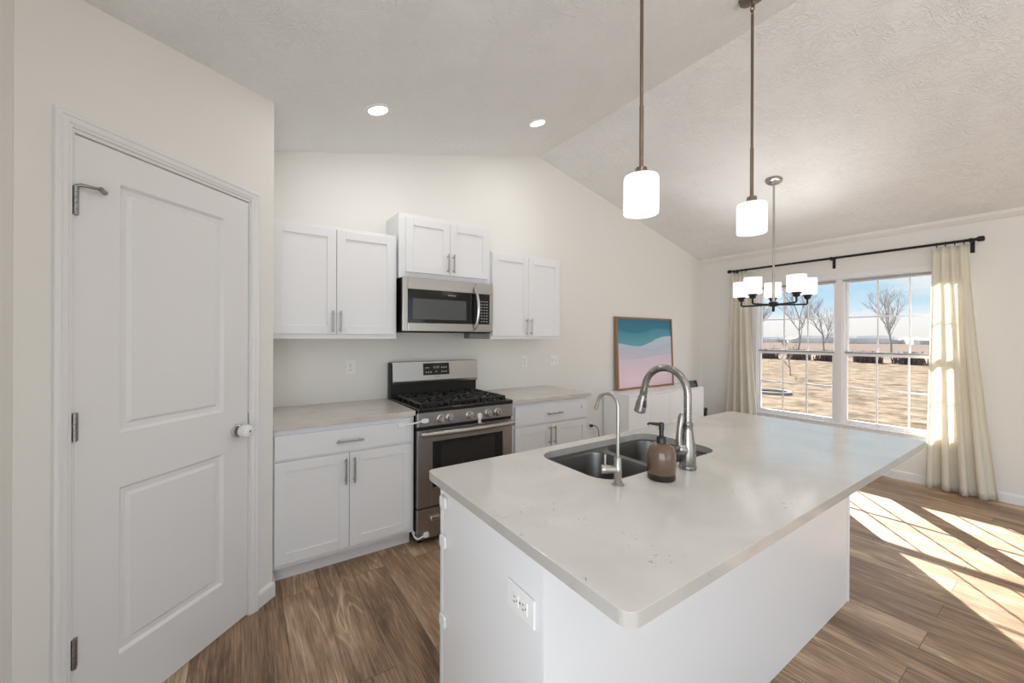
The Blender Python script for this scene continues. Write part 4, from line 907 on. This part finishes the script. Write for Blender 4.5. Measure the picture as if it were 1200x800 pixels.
# recessed downlights: two in view, the others added out of view to brighten the room
def can(x, y, label, seen=True):
    z = cz(x) if x > XF else ZF
    n = Vector((ML, 0, -1)).normalized() if (XF < x < RX) else (Vector((-MR, 0, -1)).normalized() if x >= RX else Vector((0, 0, -1)))
    t = thing('recessed_light', label, 'ceiling light', (x, y, z)); t['group'] = 'recessed ceiling lights'
    MB().lathe([(0.058, -0.002), (0.058, 0.004), (0.062, 0.007), (0.080, 0.006), (0.084, 0.002), (0.084, -0.002)], (x, y, z), n).build('trim_ring', 'plastic', t)
    MB().lathe([(0.0585, -0.002), (0.0585, 0.0035), (0, 0.0045)], (x, y, z), n).build('lens', 'lit', t)
    l_ = lamp('downlight', 'AREA', tuple(n*0.012), CAN_W, (1, 0.98, 0.95), 0.11, direction=n); l_.parent = t
    return t
can(0.690, 2.485, 'round recessed light left, above the wall cabinet')
can(1.931, 2.481, 'round recessed light right, nearer the ceiling ridge')
for x, y in ((0.7, 0.2), (0.9, -1.6), (3.3, -0.9), (4.6, -1.9)):
    can(x, y, 'added round recessed light out of view, brightening the room')

# ------------------------------------------------------------------ curtains
XC = XW - 0.085; rz_ = 2.287
rod = thing('curtain_rod', 'long black curtain rod across the top of the double window', 'curtain rod', (XC, 1.66, rz_))
MB().cyl((XC, 2.725, rz_), (XC, 0.595, rz_), 0.0125, 16).build('pole', 'black', rod)
for yy, s in ((2.725, 1), (0.595, -1)):
    MB().lathe([(0, -0.004), (0.016, -0.004), (0.023, 0.004), (0.023, 0.034), (0.017, 0.042), (0, 0.044)], (XC, yy, rz_), (0, s, 0), 18).build('finial', 'black', rod)
for yy in (2.685, 1.643, 0.632):
    mb = MB().box(XW-0.006, XW-0.0005, yy-0.014, yy+0.014, rz_-0.105, rz_+0.012, 0.002); mb.box(XC-0.012, XW-0.005, yy-0.007, yy+0.007, rz_-0.022, rz_-0.0130, 0.002)
    mb.box(XC-0.020, XC-0.0130, yy-0.009, yy+0.009, rz_-0.02, rz_+0.014, 0.002); mb.box(XC-0.016, XC+0.016, yy-0.009, yy+0.009, rz_-0.018, rz_-0.0128, 0.001)
    mb.build('bracket', 'black', rod)
def curtain(yt0, yt1, yb0, yb1, label, nf, seed, top=2.252):
    c = thing('curtain', label, 'curtain', (XC, (yb0+yb1)/2, 0.0)); rnd = random.Random(seed)
    mb = MB(); nu, nv = 120, 36; ph = [rnd.uniform(-0.5, 0.5) for _ in range(nf+2)]; am = [rnd.uniform(0.75, 1.25) for _ in range(nf+2)]
    rows = []
    for j in range(nv+1):
        v = j/nv; z = top - v*(top-0.012); row = []
        flare = v**1.25
        for i in range(nu+1):
            u = i/nu; k = int(u*nf*0.999)
            y = (yt0*(1-u)+yt1*u)*(1-flare) + (yb0*(1-u)+yb1*u)*flare
            a = 2*PI*nf*u + 0.6*math.sin(3*u+seed)*v
            amp = (0.016 + 0.030*v)*am[k]*(0.55 + 0.45*math.sin(PI*min(1, max(0, u*1.0)))**0.3)
            w = math.sin(a) + 0.25*math.sin(2*a + ph[k])*v + 0.25*v*math.sin(2.3*u*nf + seed)
            x = XC - 0.004 - amp*w + 0.008*v*math.sin(5*u + seed)
            row.append(mb.bm.verts.new((min(x, XW-0.03), y + 0.010*v*math.sin(a*2+1), z)))
        rows.append(row)
    for j in range(nv):
        for i in range(nu):
            f = mb.bm.faces.new((rows[j][i], rows[j][i+1], rows[j+1][i+1], rows[j+1][i])); f.smooth = True
    o = mb.build('fabric_panel', 'curtain', c)
    sd = o.modifiers.new('solid', 'SOLIDIFY'); sd.thickness = 0.0022; sd.offset = 0
    for k in range(nf):
        yy = yt0 + (yt1-yt0)*(k+0.5)/nf
        mb = MB(); pts = [(XC + 0.021*math.cos(2*PI*q/20), yy, rz_-0.006 + 0.021*math.sin(2*PI*q/20)) for q in range(21)]
        mb.tube(pts, 0.0022, 8, cap=False); mb.box(XC-0.002, XC+0.002, yy-0.002, yy+0.002, top-0.012, rz_-0.025); mb.build('ring', 'black', c)
    return c
curtain(2.715, 2.515, 2.80, 2.375, 'cream curtain gathered at the left end of the rod, near the corner', 4, 3)
curtain(0.872, 0.645, 0.895, 0.475, 'cream curtain gathered at the right end of the rod, reaching the floor', 4, 8)

# ------------------------------------------------------------------ outdoors
struct(MB().prism([(XW+0.2, -60), (44, -60), (44, 90), (XW+0.2, 90)], -0.65, -0.5).build('ground', 'lawn'), 'dry tan lawn outside the window', 'lawn')
struct(MB().prism([(44, -200), (420, -200), (420, 420), (44, 420)], -0.66, -0.51).build('far_ground', 'field'), 'pale bare field far outside the window', 'field')
def tree(x, y, h, seed, label, grp, spread=0.5):
    rnd = random.Random(seed); mb = MB()
    def br(p, d, L, r, lev):
        pts = [p]; q = Vector(p); dd = Vector(d)
        for k in range(3):
            dd = (dd + Vector((rnd.uniform(-.15, .15), rnd.uniform(-.15, .15), 0.05))).normalized(); q = q + dd*L/3; pts.append(q.copy())
        mb.tube(pts, [r, r*0.85, r*0.7, r*0.5], 5, cap=False)
        if lev > 0:
            for k in range(5 if lev > 1 else 4):
                t_ = rnd.uniform(0.35, 1.0); s = pts[min(3, max(1, int(t_*3+0.5)))]
                nd = (dd + Vector((rnd.uniform(-1, 1), rnd.uniform(-1, 1), rnd.uniform(-0.1, 0.7)))*spread*1.6).normalized()
                br(s, nd, L*rnd.uniform(0.5, 0.75), r*0.5, lev-1)
    br(Vector((x, y, -0.52)), Vector((0, 0, 1)), h*0.45, h*0.013, 4 if h > 5 else 3)
    o = mb.build('bare_tree', 'bark'); tag(o, label, 'tree', grp); return o
tree(23.3, 8.8, 2.6, 5, 'small leafless sapling on the lawn seen through the left window', None)
spots = [(63, 13.5, 9.5), (60, 19, 8), (66, 24, 10), (64, 29, 9), (70, 8, 9), (68, 35, 9)]
for k, (x, y, h) in enumerate(spots): tree(x, y, h, 20+k, 'bare winter tree standing beyond the brush line outside', 'bare trees beyond the lawn')
rnd = random.Random(4)
for k in range(16):
    y = 3.0 + k*2.45; x = 41 + rnd.uniform(-1, 2); mb = MB()
    for j in range(150):
        a, r = rnd.uniform(0, 2*PI), rnd.uniform(0, 1.0); hh = rnd.uniform(0.35, 1.0)
        b0 = Vector((x + r*math.cos(a)*0.7, y + r*math.sin(a), -0.52)); b1 = b0 + Vector((rnd.uniform(-.3, .3), rnd.uniform(-.2, .2), hh))
        mb.tube([b0, b1], [0.045, 0.02], 4, cap=False)
    o = mb.build('brush_clump', 'brush'); tag(o, 'dark reddish clump of dry brush along the far lawn edge', 'bush', 'brush along the lawn edge')
# far tree line
mb = MB(); prev = None
for k in range(141):
    y = -40 + k*2.2; x = 205 + 8*math.sin(k*0.7); h = 1.9 + 1.2*rnd.random() + 0.7*math.sin(k*0.31)
    cur = [mb.bm.verts.new((x, y, -0.6)), mb.bm.verts.new((x-1, y, h*0.6)), mb.bm.verts.new((x+1.5, y, h)), mb.bm.verts.new((x+6, y, h*0.5)), mb.bm.verts.new((x+8, y, -0.6))]
    if prev:
        for i in range(4): mb.bm.faces.new((prev[i], prev[i+1], cur[i+1], cur[i]))
    prev = cur
o = mb.build('distant_woods', 'haze'); tag(o, 'faint strip of woods on the horizon', 'woods', kind='stuff')
# fire ring on the lawn
mb = MB()
pts = [(15.4 + 0.55*math.cos(2*PI*q/32), 6.4 + 0.55*math.sin(2*PI*q/32), -0.46) for q in range(33)]
mb.tube(pts, 0.05, 8, cap=False); o = mb.build('fire_ring', 'bark'); tag(o, 'low dark ring lying on the lawn left of the sapling', 'fire ring')
